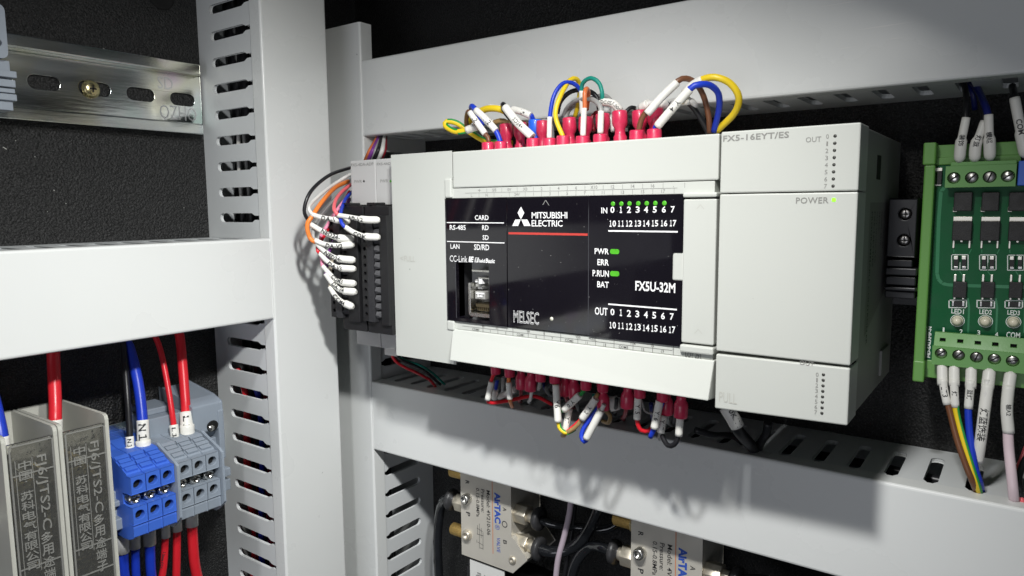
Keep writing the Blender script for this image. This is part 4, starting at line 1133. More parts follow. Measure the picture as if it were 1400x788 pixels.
cl = MB().prism([(-347, -88), (-325, -91.5), (-318.5, -94), (-318, -107), (-324, -112), (-347, -112)], lambda u, v, w: (u, w, v), 177.5, 193.2)
t = thing('end_clamp', 'big grey end clamp behind the grey terminal blocks, with a screw hole', 'end clamp', (-346, 185, -120))
obj('body', cl, GREYT, t, bevel=.6)
obj('cheek', MB().box(-346, -317.6, 190.6, 193.6, -123, -98), GREYT, t, bevel=.6)
obj('screw_hole', MB().cyl((-318.4, 187.4, -105), (-317.6, 187.4, -105.2), 2.9, n=20), DARK, t)
obj('screw', MB().lathe((-318.2, 186.6, -105.9), (1, 0, 0), [(0, 1.7), (.9, 1.6), (1.1, .01)], 14), STEEL, t)
obj('foot', MB().box(-347, -321, 180, 191.5, -138, -112).box(-347, -317, 186, 195.4, -132.5, -128.2).box(-347, -318, 186, 195.6, -140, -134.4).box(-347, -321, 186, 193.4, -134.4, -132.5), GREYT, t, bevel=.5)
tag(obj('spacer', MB().box(-347, -324, 160, 177, -106, -96).box(-347, -330, 162, 175, -96, -93), GREYT, None, bevel=.5), 'grey plastic spacer behind the red wire markers', 'spacer')
t = thing('rail_stop', 'grey rail stop half hidden between fuse terminal and blue blocks', 'rail stop', (-346, 134, -130))
obj('body', MB().box(-340, -312, 134, 138.5, -132, -120).box(-340, -309, 134, 139.5, -126, -123.5).box(-340, -308, 134, 140.2, -136, -131), GREYT, t, bevel=.5)
tag(obj('blue_spacer', MB().box(-346, -322, 138.0, 156, -112, -106).box(-346, -324, 137.8, 141.5, -118, -97), BLUE, None, bevel=.6), 'blue plastic spacer behind the black wire marker', 'spacer')
# rail carrying all of these
hat_rail('zinc mounting rail behind the terminal blocks and fuse terminals', -190, 208, -118, WALLX, [], None)

# ------------------------------------------------------------------ power wires of the side panel
def QX(*pts): return [pX(x, y, X) for x, y, X in pts]
GP = 'power wires feeding the terminal blocks from above'
def pw(label, col, pts, r, mk, mr, s, mh=2.6, mk2=None, wid=None):
    t = wire(label, QX(*pts), r, col, group=GP)
    o = marker(t, QX(*mk), mr, None)
    if mk2: marker(t, QX(*mk2[0]), mk2[1])
    if s:
        tm = MB(); path = spline(QX(*mk), 1.0)
        P0, P1 = path[0], path[-1]
        # letters stand crosswise, stacked along the tube
        n_ = len(s)
        xs = max(p.x for p in path) + mr * 1.0
        ctr = (P0 + P1) / 2
        text(tm, s.replace('1', '\uff11'), lambda u, v: tubept(ctr, mr + .38, (v - .5) * mh / mr, (P1 - P0) * .78 * (u - .5)), .02)
        obj('lettering', tm, DKP, o)
    return t
def tubept(c, r, a, dz):
    # upright tube seen from the open side: a turns round it, dz runs down
    n = Vector((.86, -.5, 0)).normalized(); s = Vector((-n.y, n.x, 0))
    return Vector(c) + dz + n * r * math.cos(a) + s * r * math.sin(a)
pw('thick red wire dropping into the right fuse terminal', 'red', [(72, 455, -332), (73.5, 500, -330), (75.5, 550, -325), (75.5, 575, -322), (76, 600, -321)], 2.45, [(75.5, 574, -322), (76, 604, -321)], 2.7, None)
pw('blue wire dropping into the left fuse terminal', 'blue', [(-26, 470, -332), (-16, 520, -328), (-5, 565, -322), (1.5, 597, -318), (3, 620, -317)], 2.5, [(1, 597.5, -318), (4, 622, -317)], 2.8, None)
pw('black wire with a small N1 marker', 'black', [(166, 452, -338), (170, 490, -333), (174, 540, -326), (177, 588, -322), (178, 618, -320)], 1.35, [(177.3, 597, -321.6), (178, 612, -320.6)], 1.75, 'N1', 1.5, ([(177.6, 611, -320.6), (178.6, 621, -319.6)], 2.2))
pw('thick blue wire with a large N1 marker', 'blue', [(168, 458, -340), (178, 480, -335), (188, 520, -328), (193.5, 560, -323), (195.5, 590, -320), (196, 615, -318)], 2.3, [(195, 574.5, -321), (196, 603, -319)], 2.6, 'N1', 3.0, ([(195.6, 602, -319), (197, 616, -318)], 3.2))
pw('thin red wire with a small L1 marker', 'red', [(207, 448, -338), (219, 478, -333), (228, 520, -327), (234.5, 560, -322), (238, 585, -320), (239.5, 606, -318)], 1.3, [(237.4, 581, -320), (239.4, 599, -318.6)], 2.0, 'L1', 1.5, ([(239.2, 597.5, -318.6), (241, 606, -318)], 2.1))
pw('thick red wire with a large L1 marker', 'red', [(243, 445, -338), (247, 470, -334), (250.5, 510, -328), (253.4, 548, -323.4), (254.2, 563.5, -322), (255.1, 577, -320.5), (256, 590, -319), (256.4, 598, -318.2)], 2.2, [(254.2, 563.5, -322), (255.1, 577, -320.5), (256, 590, -319)], 3.0, 'L1', 2.6, ([(255.7, 581, -319), (256.6, 601, -318)], 3.3))
GD = 'wires leaving the terminal blocks downwards'
SLV = mat('grey wire sleeve', (.70, .69, .67), .45)
for px, py, px2, py2, r, col, lab in ((167.5, 742, 173, 800, 2.2, 'blue', 'leftmost blue wire below the terminal blocks'), (184.5, 736, 188, 800, 1.8, 'blue', 'middle blue wire below the terminal blocks'), (204.5, 731, 209, 800, 2.2, 'blue', 'right blue wire below the terminal blocks, thickest'),
                                 (226.5, 721, 219, 800, 1.6, 'red', 'leftmost red wire below the terminal blocks, with small print'), (242, 712, 240.5, 800, 1.8, 'red', 'middle red wire below the terminal blocks'), (262, 705, 272, 800, 2.4, 'red', 'right red wire below the terminal blocks, thickest')):
    mid = (px + (px2 - px) * .35, (py + py2) / 2 + 12)
    t = wire(lab, QX((px - .5, py - 14, -318), (px, py, -318), (*mid, -319), (px2, py2, -320)), r, col, group=GD)
    obj('sleeve', MB().tube(QX((px - .4, py - 12, -318), (px + .4, py + 14, -318)), r * 1.22, 14), SLV, t)
    if 'print' in lab:
        tm = MB(); tube_text(tm, spline(QX((px - 1, py + 30, -318.2), (px2 + 1, py2 - 22, -319.6)), 1), r, '1.5mm CCC', 1.2)
        obj('lettering', tm, DKP, t)
# wires seen through the slots of the upright duct
GI = 'wires lying inside the upright duct'
rr = random.Random(11)
for k, (col, r) in enumerate((('red', 2.0), ('blue', 1.6), ('red', 1.6), ('black', 2.2), ('darkred', 1.7))):
    y0 = 218.6 + .8 * k; x0 = -336 + 4.4 * ((k * 2) % 5)
    wire(['thicker red wire', 'blue wire', 'thin red wire', 'black wire', 'dark red wire'][k] + ' inside the upright duct, seen through its slots',
         [(x0 + rr.uniform(-3, 3), y0 + rr.uniform(-1, 1), z) for z in range(-280, -95, 26)] + [(x0 - 4, y0 - 2, -88 + rr.uniform(-3, 3))], r, col, group=GI, step=6)
for k, (y0, x0, col) in enumerate(((219, -332, 'white'), (220, -326, 'grey'))):
    wire(['white', 'grey'][k] + ' lead inside the upper part of the upright duct', [(x0 + rr.uniform(-2, 2), y0 + rr.uniform(-1, 1), z) for z in range(-2, 70, 24)], 1.0, col, group=GI, step=6)
for k in range(10):  # filler cables added to keep lamp light off the duct's far wall
    y0 = 229 + 10 * (k // 5); x0 = -345 + 9.1 * (k % 5)
    wire(['first', 'second', 'third', 'fourth', 'fifth', 'sixth', 'seventh', 'eighth', 'ninth', 'tenth'][k] + ' thick black cable added to darken the inside of the upright duct', [(x0 + rr.uniform(-.6, .6), y0 + rr.uniform(-1, 1), z) for z in range(-290, 180, 36)], 4.6, 'black', cat='cable', name='cable', group='black cables added to darken the inside of the upright duct', step=8)
for k in range(4):
    y0 = 279 + 8 * k; x0 = -312 - 6 * (k % 2)
    wire(['front', 'second', 'third', 'rear'][k] + ' black cable packed inside the corner duct', [(x0 + rr.uniform(-2, 2), y0 + rr.uniform(-1.5, 1.5), z) for z in range(-290, 40, 36)], 3.6, 'black', cat='cable', name='cable', group='black cables packed inside the corner duct', step=8)
# side wires further forward on the same panel, mirrored in the controller's black front
GF = 'wires under the side duct nearer the cabinet door'
for k, (y, c_) in enumerate(((62, 'red'), (50, 'red'), (36, 'red'), (22, 'blue'), (74, 'red'))):
    t = wire(['first', 'second', 'third', 'fourth', 'fifth'][k] + ' ' + c_ + ' wire under the side duct outside the left edge', [(-336, y, -45), (-332, y - 2, -60), (-326, y - 3, -84), (-323, y - 3, -110)], 2.0, c_, group=GF)
    marker(t, [(-328, y - 2.6, -76), (-325, y - 3, -92)], 2.5)
GU = 'wires above the side duct nearer the cabinet door'
for k, (y, c_) in enumerate(((84, 'darkred'), (66, 'white'), (46, 'white'))):
    wire(['dark red', 'white', 'second white'][k] + ' wire above the side duct outside the left edge', [(-332, y, -20), (-326, y - 4, 0), (-324, y - 10, 18), (-330, y - 14, 36)], 2.2, c_, group=GU)

# ------------------------------------------------------------------ black rail stop and rail behind the controller
t = thing('mounting_rail', 'dark mounting rail passing behind the controller, ending at the green board', 'mounting rail', (-150, 320, -22))
DKRAIL = mat('dark rail steel', (.05, .05, .052), .4, .6)
obj('web', MB().box(-280, 60, 319.2, 320.4, -34, -10), DKRAIL, t)
for z0, z1 in ((-39.5, -33), (-11, -4.5)):
    obj('flange', MB().box(-280, 60, 313.6, 314.8, z0, z1), DKRAIL, t, bevel=.2)
    z = z1 if z0 < -20 else z0
    obj('flange_wall', MB().box(-280, 60, 314.9, 319.1, z - .5, z + .5), DKRAIL, t)
YE = 283
t = thing('rail_stop', 'black plastic rail stop with two screws, between expansion module and green board', 'rail stop', (-33, 313, -20))
a, b = pY(1208, 372, YE), pY(1255, 272, YE)
x0, x1 = -40.5, b.x
BLK2 = mat('satin black plastic', (.011, .0115, .014), .42, var=.15, vscale=120)
zs = [pY(1236, y, YE).z for y in (293, 329)]; xc = pY(1236.5, 310, YE).x
obj('body', MB().prism(rect(x0, x1, pY(1240, 352, YE).z, b.z), fxyz['y'], YE, 312, [circ(xc, z, 2.1, 18) for z in zs]), BLK2, t, bevel=.4)
for z in zs:
    s = obj('screw', MB().lathe((xc, YE + 3, z), (0, -1, 0), [(0, 1.95), (1.2, 1.95), (1.9, 1.5), (2.1, .5), (1.6, .01)], 16), DSTEEL, t)
    obj('screw_slot', MB().box(xc - 1.3, xc + 1.3, YE + .85, YE + 1.0, z - .2, z + .2).box(xc - .2, xc + .2, YE + .86, YE + 1.01, z - 1.3, z + 1.3), DARK, s)
b2 = MB()
for y0, y1, d, xr_ in ((356, 366, 2, 1247), (367, 377, 0, 1254), (379, 391, 1.2, 1252), (393, 398, -.5, 1253), (399, 409, 1, 1251)):
    b2.box(x0, pY(xr_, y0, YE).x, YE - 1 + d, 312, pY(1240, y1, YE).z, pY(1240, y0, YE).z)
obj('ribbed_foot', b2, BLK2, t, bevel=.35)

# ------------------------------------------------------------------ green driver board on its carrier
GREENC = mat('apple green carrier plastic', (.125, .31, .065), .42, var=.05, vscale=60, bump=.1, bscale=1500)
GREENT = mat('green terminal plastic', (.135, .33, .09), .42, var=.05, vscale=60, bump=.1, bscale=1500)
PCB = mat('green solder mask', (.003, .095, .030), .45, var=.12, vscale=200, spec=.25)
TRACE = mat('light green copper trace', (.015, .19, .070), .4, var=.1)
SILK = mat('board silk print', (.80, .84, .80), .5)
SOLDER = mat('tin solder', (.78, .75, .67), .42, .8, var=.25, vscale=900)
BLKIC = mat('black chip resin', (.022, .021, .021), .55, bump=.5, bscale=2500, var=.2, vscale=400)
YP, YT2, YC = 289.5, 283.5, 284.5      # board, terminal fronts, carrier rim
board = thing('driver_board', 'green circuit board with green screw terminals in a light green carrier', 'circuit board', (0, 313, -60))
xl = pY(1254, 400, YC).x
XR = 75
zt_, zb_ = pY(1270, 226, YC).z, pY(1255, 497, YC).z
cr = obj('carrier', MB().box(xl, xl + 3.3, YC, 308, zb_, zt_), GREENC, board, bevel=.5)
def tab(y0, y1, xa, xb2, d, nm='hook'):
    a, b = pY(xa, y1, YC - d), pY(xb2, y0, YC - d)
    return obj(nm, MB().box(a.x, b.x, YC - d, 304, a.z, b.z), GREENC, cr, bevel=.5)
tab(194.5, 226, 1261, 1280.5, .4); tab(494.5, 521.5, 1247, 1264.5, .4)
a, b = pY(1281, 223, 290), pY(1281, 198, 290)
obj('rim', MB().box(b.x, XR, 290, 304, a.z - 1.0, b.z - .2).box(b.x, XR, 289, 304, pY(1281, 226, 289).z, pY(1281, 216, 289).z), GREENC, cr, bevel=.3)
a, b = pY(1266, 516, 289), pY(1266, 492, 289)
obj('rim', MB().box(a.x - .5, XR, 289, 304, a.z, b.z), GREENC, cr, bevel=.3)
pcb = obj('circuit_board', MB().box(xl + 3.4, XR, YP, YP + 1.6, pY(1300, 505, YP).z, pY(1300, 226, YP).z), PCB, board, bevel=.1)
# traces
tr = MB()
def trace(pts, th=.55, m=tr):
    P = [pY(x, y, YP - .05) for x, y in pts]
    for p, q in zip(P, P[1:]):
        d = (q - p).normalized(); n = Vector((-d.z, 0, d.x)) * th
        m.add([p - n, q - n, q + n, p + n], [(0, 1, 2, 3)])
arc = [(1285, 258), (1283.5, 300), (1281.5, 360), (1281, 374), (1283, 382), (1288, 387.5), (1295, 389.5), (1310, 390.5), (1350, 391.5), (1400, 393), (1430, 394)]
trace([(1291, 257), (1286.5, 262)] + arc[1:], .55)
for k in range(4):
    dx = 38.3 * k
    trace([(1323 + dx, 408), (1325 + dx, 420), (1323.5 + dx, 455)], .3)
    trace([(1312 + dx, 371), (1316 + dx, 377)], .15)
    trace([(1328 + dx, 341), (1325 + dx, 347)], .15)
    trace([(1304 + dx, 341), (1304 + dx, 346)], .15)
obj('copper_trace', tr, TRACE, pcb)
silk = MB()
def sbox(x0, y0, x1, y1, th=.13):
    for a, b in (((x0, y0), (x1, y0)), ((x0, y1), (x1, y1)), ((x0, y0), (x0, y1)), ((x1, y0), (x1, y1))):
        A, B_ = pY(*a, YP - .08), pY(*b, YP - .08); d = (B_ - A).normalized(); n = Vector((-d.z, 0, d.x)) * th; e = d * th
        silk.add([A - n - e, B_ - n + e, B_ + n + e, A + n - e], [(0, 1, 2, 3)])
def part(nm, x0, y0, x1, y1, dep, m, par, bevel=.12):
    A, B_ = pY(x0, y1, YP - dep), pY(x1, y0, YP - dep)
    return obj(nm, MB().box(A.x, B_.x, YP - dep, YP + .05, A.z, B_.z), m, par, bevel=bevel)
for k in range(4):
    dx, dy = 38.3 * k, .3 * k
    q = part('transistor', 1301 + dx, 302.5 + dy, 1329.5 + dx, 329 + dy, 2.2, BLKIC, board, .25)
    part('tab', 1303 + dx, 296.5 + dy, 1329.5 + dx, 303.5 + dy, .7, SOLDER, q)
    for lx in (1301.8, 1323.6):
        part('pin', lx + dx, 329 + dy, lx + 3.6 + dx, 339.5 + dy, .6, SOLDER, q)
    part('pin', 1312.5 + dx, 328.5 + dy, 1316.5 + dx, 331.5 + dy, .8, SOLDER, q)
    for lx in (1303, 1314):
        r_ = part('resistor', lx + dx, 351 + dy, lx + 8 + dx, 367 + dy, .5, BLKIC, board)
        part('end_cap', lx + .6 + dx, 350.2 + dy, lx + 6.8 + dx, 355 + dy, .62, SOLDER, r_); part('end_cap', lx + .8 + dx, 364.5 + dy, lx + 7 + dx, 367.6 + dy, .55, DSTEEL, r_)
    sbox(1301 + dx, 348.5 + dy, 1323.5 + dx, 369 + dy); sbox(1312.3 + dx, 348.5 + dy, 1312.3 + dx, 369 + dy)
    q = part('optocoupler', 1302 + dx, 386 + dy, 1322 + dx, 407 + dy, 1.9, BLKIC, board, .2)
    for lx in (1303.6, 1315.4):
        part('pin', lx + dx, 375.5 + dy, lx + 4.2 + dx, 386 + dy, .8, SOLDER, q); part('pin', lx - .5 + dx, 406.6 + dy, lx + 3 + dx, 409.6 + dy, .5, SOLDER, q)
    r_ = part('resistor', 1300.5 + dx, 412.7 + dy, 1319 + dx, 419 + dy, .5, BLKIC, board)
    part('end_cap', 1301 + dx, 412.6 + dy, 1304.5 + dx, 419 + dy, .58, DSTEEL, r_); part('end_cap', 1315 + dx, 412.6 + dy, 1319 + dx, 419 + dy, .58, DSTEEL, r_)
    sbox(1297.5 + dx, 410.7 + dy, 1321.3 + dx, 420.8 + dy, .16)
    tq(silk, 'LED%d' % (k + 1), 1300.5 + dx, 428.6 + dy * 3, 1318 + dx, 423.2 + dy * 3, Y=YP - .08, bold=.02)
    c = pY(1309 + dx, 438.5 + dy * 3, YP)
    q = obj('lamp', MB().lathe((c.x, YP, c.z), (0, -1, 0), [(0, 1.75), (.8, 1.75), (.85, 1.5), (2.0, 1.45), (2.8, 1.15), (3.2, .6), (3.3, .01)], 18), mat('milky lamp lens', (.80, .75, .58), .18, var=.06), board)
    pts = [(c.x + 1.95 * math.cos(a * math.pi / 12), YP - .08, c.z + 1.95 * math.sin(a * math.pi / 12)) for a in range(25)]
    for p, q2 in zip(pts, pts[1:]):
        p, q2 = Vector(p), Vector(q2); o = Vector((c.x, YP - .08, c.z))
        silk.add([p, q2, o + (q2 - o) * 1.1, o + (p - o) * 1.1], [(0, 1, 2, 3)])
for ch, x, y in (('1', 1290, 451), ('2', 1314, 453.5), ('3', 1338, 455), ('4', 1362.5, 457.5)):
    w_ = 1.4 if ch == '1' else 2.4
    tq(silk, ch, x - w_, y + 3.3, x + w_, y - 3, Y=YP - 2, bold=.02)
tq(silk, 'COM', 1375.5, 462, 1395, 455, Y=YP - 2, bold=.02)
A, B_ = pY(1267, 489, YP - .08), pY(1274, 447, YP - .08)
text(silk, 'MD-SALRMP-N', lambda u, v: (B_.x - (B_.x - A.x) * v - .0, YP - .08, A.z + (B_.z - A.z) * u), .045)
obj('silk_print', silk, SILK, pcb)
q = part('diode', 1280.5, 234, 1288, 252, 1.6, BLKIC, board); part('end_cap', 1280, 229.5, 1288.5, 234.5, .8, SOLDER, q); part('end_cap', 1279, 252, 1287, 254.5, .6, SOLDER, q)
for x0, x1 in ((1303, 1330), (1341, 1367), (1378, 1404)):
    q = part('shadow_block', x0, 263, x1, 289, 3.0, BLKIC, board, .3)  # black block in place of the screw terminal's shadow on the board
    part('end_cap', x0 - .5, 283, x0 + 6, 290, .6, SOLDER, q)
# upper screw terminal
def screws(par, cs, Yf, r, par_m=DSTEEL):
    for k, (x, y) in enumerate(cs):
        c = pY(x, y, Yf)
        s = obj('terminal_screw', MB().lathe((c.x, Yf + 1.6, c.z), (0, -1, 0), [(0, r * .98), (.7, r * .96), (1.0, r * .8), (1.05, .01)], 18), [STEEL, DSTEEL, DSTEEL, STEEL][k % 4], par)
        a = math.radians((40, 48, 70, 35, 15)[k % 5]); d = Vector((math.cos(a), 0, math.sin(a))); n = Vector((-d.z, 0, d.x))
        P = [c + d * i * r * .8 + n * j * .22 for i, j in ((-1, -1), (1, -1), (1, 1), (-1, 1))]
        obj('screw_slot', MB().hexa([(p.x, Yf + .45, p.z) for p in P], [(p.x, Yf + .9, p.z) for p in P]), DARK, s)
ut = obj('screw_terminal', MB().box(pY(1293, 240, YT2).x, pY(1389.5, 240, YT2).x, YT2 + 1.7, YP, pY(1300, 255, YT2).z, pY(1300, 228, YT2).z), GREENT, board, bevel=.2)
cs = [(1304, 243.5), (1328.5, 243), (1353, 242), (1378, 241)]
A, B_ = pY(1291.5, 256, YT2), pY(1390, 229, YT2)
A.z -= .2
obj('front', MB().prism(rect(A.x, B_.x, A.z, pY(1340, 226, YT2).z), fxyz['y'], YT2, YT2 + 1.8, [circ(pY(x, y, YT2).x, pY(x, y, YT2).z, 1.95, 20) for x, y in cs]), GREENT, ut, bevel=.2)
obj('ledge', MB().box(A.x + 1.2, B_.x, YT2 + .8, YT2 + 4, pY(1340, 227, YT2).z, pY(1340, 220.5, YT2).z), GREENT, ut, bevel=.3)
screws(ut, cs, YT2, 1.9)
bt = obj('screw_terminal', MB().box(pY(1391.5, 240, YT2).x, pY(1420, 240, YT2).x, YT2 + .3, YP, pY(1395, 254, YT2).z, pY(1395, 220, YT2).z), BLUE, board, bevel=.3)
bt['label'] = 'blue screw terminal at the right edge'
# lower screw terminal: square test holes on a sloping top, screws below
cs = [(1286.5, 483.5), (1310.5, 486), (1335, 488.8), (1359.5, 491.3), (1384.5, 494)]
A, B_ = pY(1273.5, 496, YT2), pY(1420, 470, YT2)
zf0, zf1 = A.z - .5, pY(1290, 474, YT2).z
lt_ = obj('screw_terminal', MB().box(A.x + .2, B_.x, YT2 + 1.7, YP, zf0 + .3, zf1), GREENT, board, bevel=.2)
obj('front', MB().prism(rect(A.x, B_.x, zf0, zf1), fxyz['y'], YT2, YT2 + 1.8, [circ(pY(x, y, YT2).x, pY(x, y, YT2).z, 1.9, 20) for x, y in cs]), GREENT, lt_, bevel=.2)
zt3 = zf1 + 4.6
slope = MB(); hs = []
for k, (x, y) in enumerate(((1289, 462), (1313, 464), (1337, 466), (1361, 468), (1386, 470.5))):
    hx = pY(x, y, YT2 + 1.2).x; hs.append(rect(hx - .85, hx + .85, 1.6, 2.8))
slope.prism(rect(A.x + .3, B_.x, 0, 4.7), lambda u, v, w: (u, YT2 + .1 + v * .52 + w, zf1 + v * .97), 0, 1.4, hs)
obj('sloping_top', slope, GREENT, lt_, bevel=.12)
obj('hole_floor', MB().box(A.x + .6, B_.x, YT2 + 2.8, YP, zf1 + .1, zf1 + 3.6), DARK, lt_)
screws(lt_, cs, YT2, 1.85)

# ------------------------------------------------------------------ board wires
GB1 = 'wires entering the green board from above'  # brown and blue wires in the dark here, coloured black and navy for it
def bwire(label, col, pts, r, mk, group, s=None, stripe=None):
    t = wire(label, Q3(*pts), r, col, group=group, stripe=stripe)
    for pts_, mr, fl, tx, h, tn in mk: marker(t, Q3(*pts_), mr, tx, h, flare=fl, turn=tn)
    return t
bwire('black wire, left of three entering the board from above', 'black', [(1312, 225, 286), (1315, 200, 284), (1320, 163, 284), (1321, 140, 287), (1319, 118, 296), (1312, 105, 306)], .95,
      [([(1321, 161, 283.6), (1317, 180, 283.4), (1313.5, 198, 283.6), (1311.5, 222, 285)], 1.3, (.52, 1.75), '装饰', 1.7, 0)], GB1)
bwire('black wire, middle of three entering the board from above', 'black', [(1333, 225, 286), (1335, 205, 284), (1344, 170, 285), (1342, 140, 290), (1330, 112, 304)], .95,
      [([(1346, 166, 284.6), (1340, 183, 284), (1334, 199, 284), (1332.5, 221, 285)], 1.3, (.5, 1.75), '灯蓝', 1.7, 0)], GB1)
bwire('dark blue wire, right of three entering the board from above', 'navy', [(1354, 222, 286), (1352, 200, 284), (1351, 160, 283.6), (1345, 140, 288), (1334, 118, 298), (1322, 108, 306)], 1.1,
      [([(1351.5, 157, 283.2), (1352, 180, 283.2), (1353, 196, 283.6), (1353.5, 219, 285)], 1.35, (.5, 1.75), '模组', 1.7, 0)], GB1)
bwire('dark wire with a worn white marker at the right edge, above the board', 'black', [(1402, 225, 286), (1398, 190, 284), (1388, 137, 285), (1384, 118, 296)], 1.1,
      [([(1387, 134, 284.6), (1392, 160, 284), (1399, 195, 284), (1403, 215, 285)], 1.5, (.6, 1.9), 'COM', 1.6, 0)], GB1)
bwire('thin dark wire behind the board hanging from the upper duct', 'navy', [(1308, 105, 306), (1322, 112, 304), (1330, 128, 302), (1333, 150, 304)], .9, [], GB1)
GB2 = 'wires leaving the green board downwards'
# each ends in a slot of the lower duct
def low(label, col, wpts, mk, r, stripe=None):
    bwire(label, col, wpts, r, mk, GB2, stripe=stripe)
low('brown wire, leftmost below the green board', 'brown', [(1294, 545, 282), (1299, 565, 280.5), (1308, 600, 277.5), (1320, 635, 275), (1331, 662, 276), (1336, 676, 284), (1338, 690, 290)],
    [([(1288, 500, 285), (1288.5, 527, 282.6)], 1.65, None, None, 1, 0), ([(1288.5, 518, 282.6), (1291, 535, 282), (1295, 553.5, 281.4)], 1.3, None, 'LT3', 1.7, 0)], 1.0)
low('yellow and green wire, second below the green board', 'yellow', [(1305, 545, 282), (1308, 568, 281), (1316, 600, 278.5), (1328, 640, 276), (1337, 668, 277.5), (1340, 682, 288)],
    [([(1304.5, 501, 285), (1304.5, 528, 282.6)], 1.65, None, None, 1, 0), ([(1304, 519, 282.6), (1305, 538, 282), (1306, 557, 281.6)], 1.3, None, '灯', 1.7, 0)], 1.0, 'green')
low('blue wire, third below the green board', 'blue', [(1324, 545, 282), (1324, 570, 281), (1327, 605, 279), (1333, 640, 277), (1340, 662, 279), (1342, 676, 288)],
    [([(1328, 503, 285), (1327, 531, 282.6)], 1.7, None, None, 1, 0), ([(1327, 520, 282.6), (1325.5, 540, 282), (1324, 559, 281.4)], 1.35, None, '蓝灯', 1.7, 0)], 1.15)
low('white sheathed wire with large black writing below the green board', 'white', [(1350, 520, 282), (1347, 545, 280), (1342, 590, 279), (1337, 632, 280), (1336, 645, 284)],
    [([(1353, 506, 285), (1350, 531, 282)], 1.9, None, None, 1, 0), ([(1350.5, 526, 282), (1346, 560, 280), (1341, 600, 279), (1336.5, 631, 280)], 1.75, None, '灯蓝饰装', 2.6, 0)], .9)
low('pale pinkish wire with a fat white marker at the right, below the board', 'palepink', [(1378, 580, 281), (1379, 610, 279), (1383, 650, 276), (1386, 680, 277), (1388, 694, 288)],
    [([(1382, 510, 285), (1378.5, 532, 282)], 1.8, None, None, 1, 0), ([(1379, 528, 282), (1376.5, 560, 280.4), (1379, 592, 280)], 1.75, None, '输A2', 1.6, .3)], 1.55)
low('thin red wire at the right edge dipping into the lower duct', 'coral', [(1408, 600, 300), (1396, 630, 296), (1389, 648, 290), (1391, 668, 282), (1400, 690, 278), (1412, 700, 284)], [], .8)
low('black wire at the right edge crossing the red one', 'black', [(1414, 612, 296), (1400, 632, 290), (1393, 655, 283), (1395, 676, 279), (1400, 700, 284)], [], 1.0)

# ------------------------------------------------------------------ wires lying in the lower duct, seen through its slots
GS = 'cables lying inside the lower duct'
for k, (y, z, c_, r) in enumerate(((286, -106, 'white', 1.6), (292, -107, 'black', 2.0), (298, -105.5, 'grey', 1.4), (303, -108, 'white', 1.2), (308, -106, 'black', 2.0), (280, -110, 'grey', 1.6))):
    wire(['white', 'black', 'grey', 'thin white', 'rearmost black', 'frontmost grey'][k] + ' cable lying inside the lower duct', [(x, y + math.sin(x * .03 + k) * 1.5, z + math.cos(x * .025 + k * 2) * 1.2) for x in range(-280, 141, 28)], r, c_, cat='cable', name='cable', group=GS, step=6)

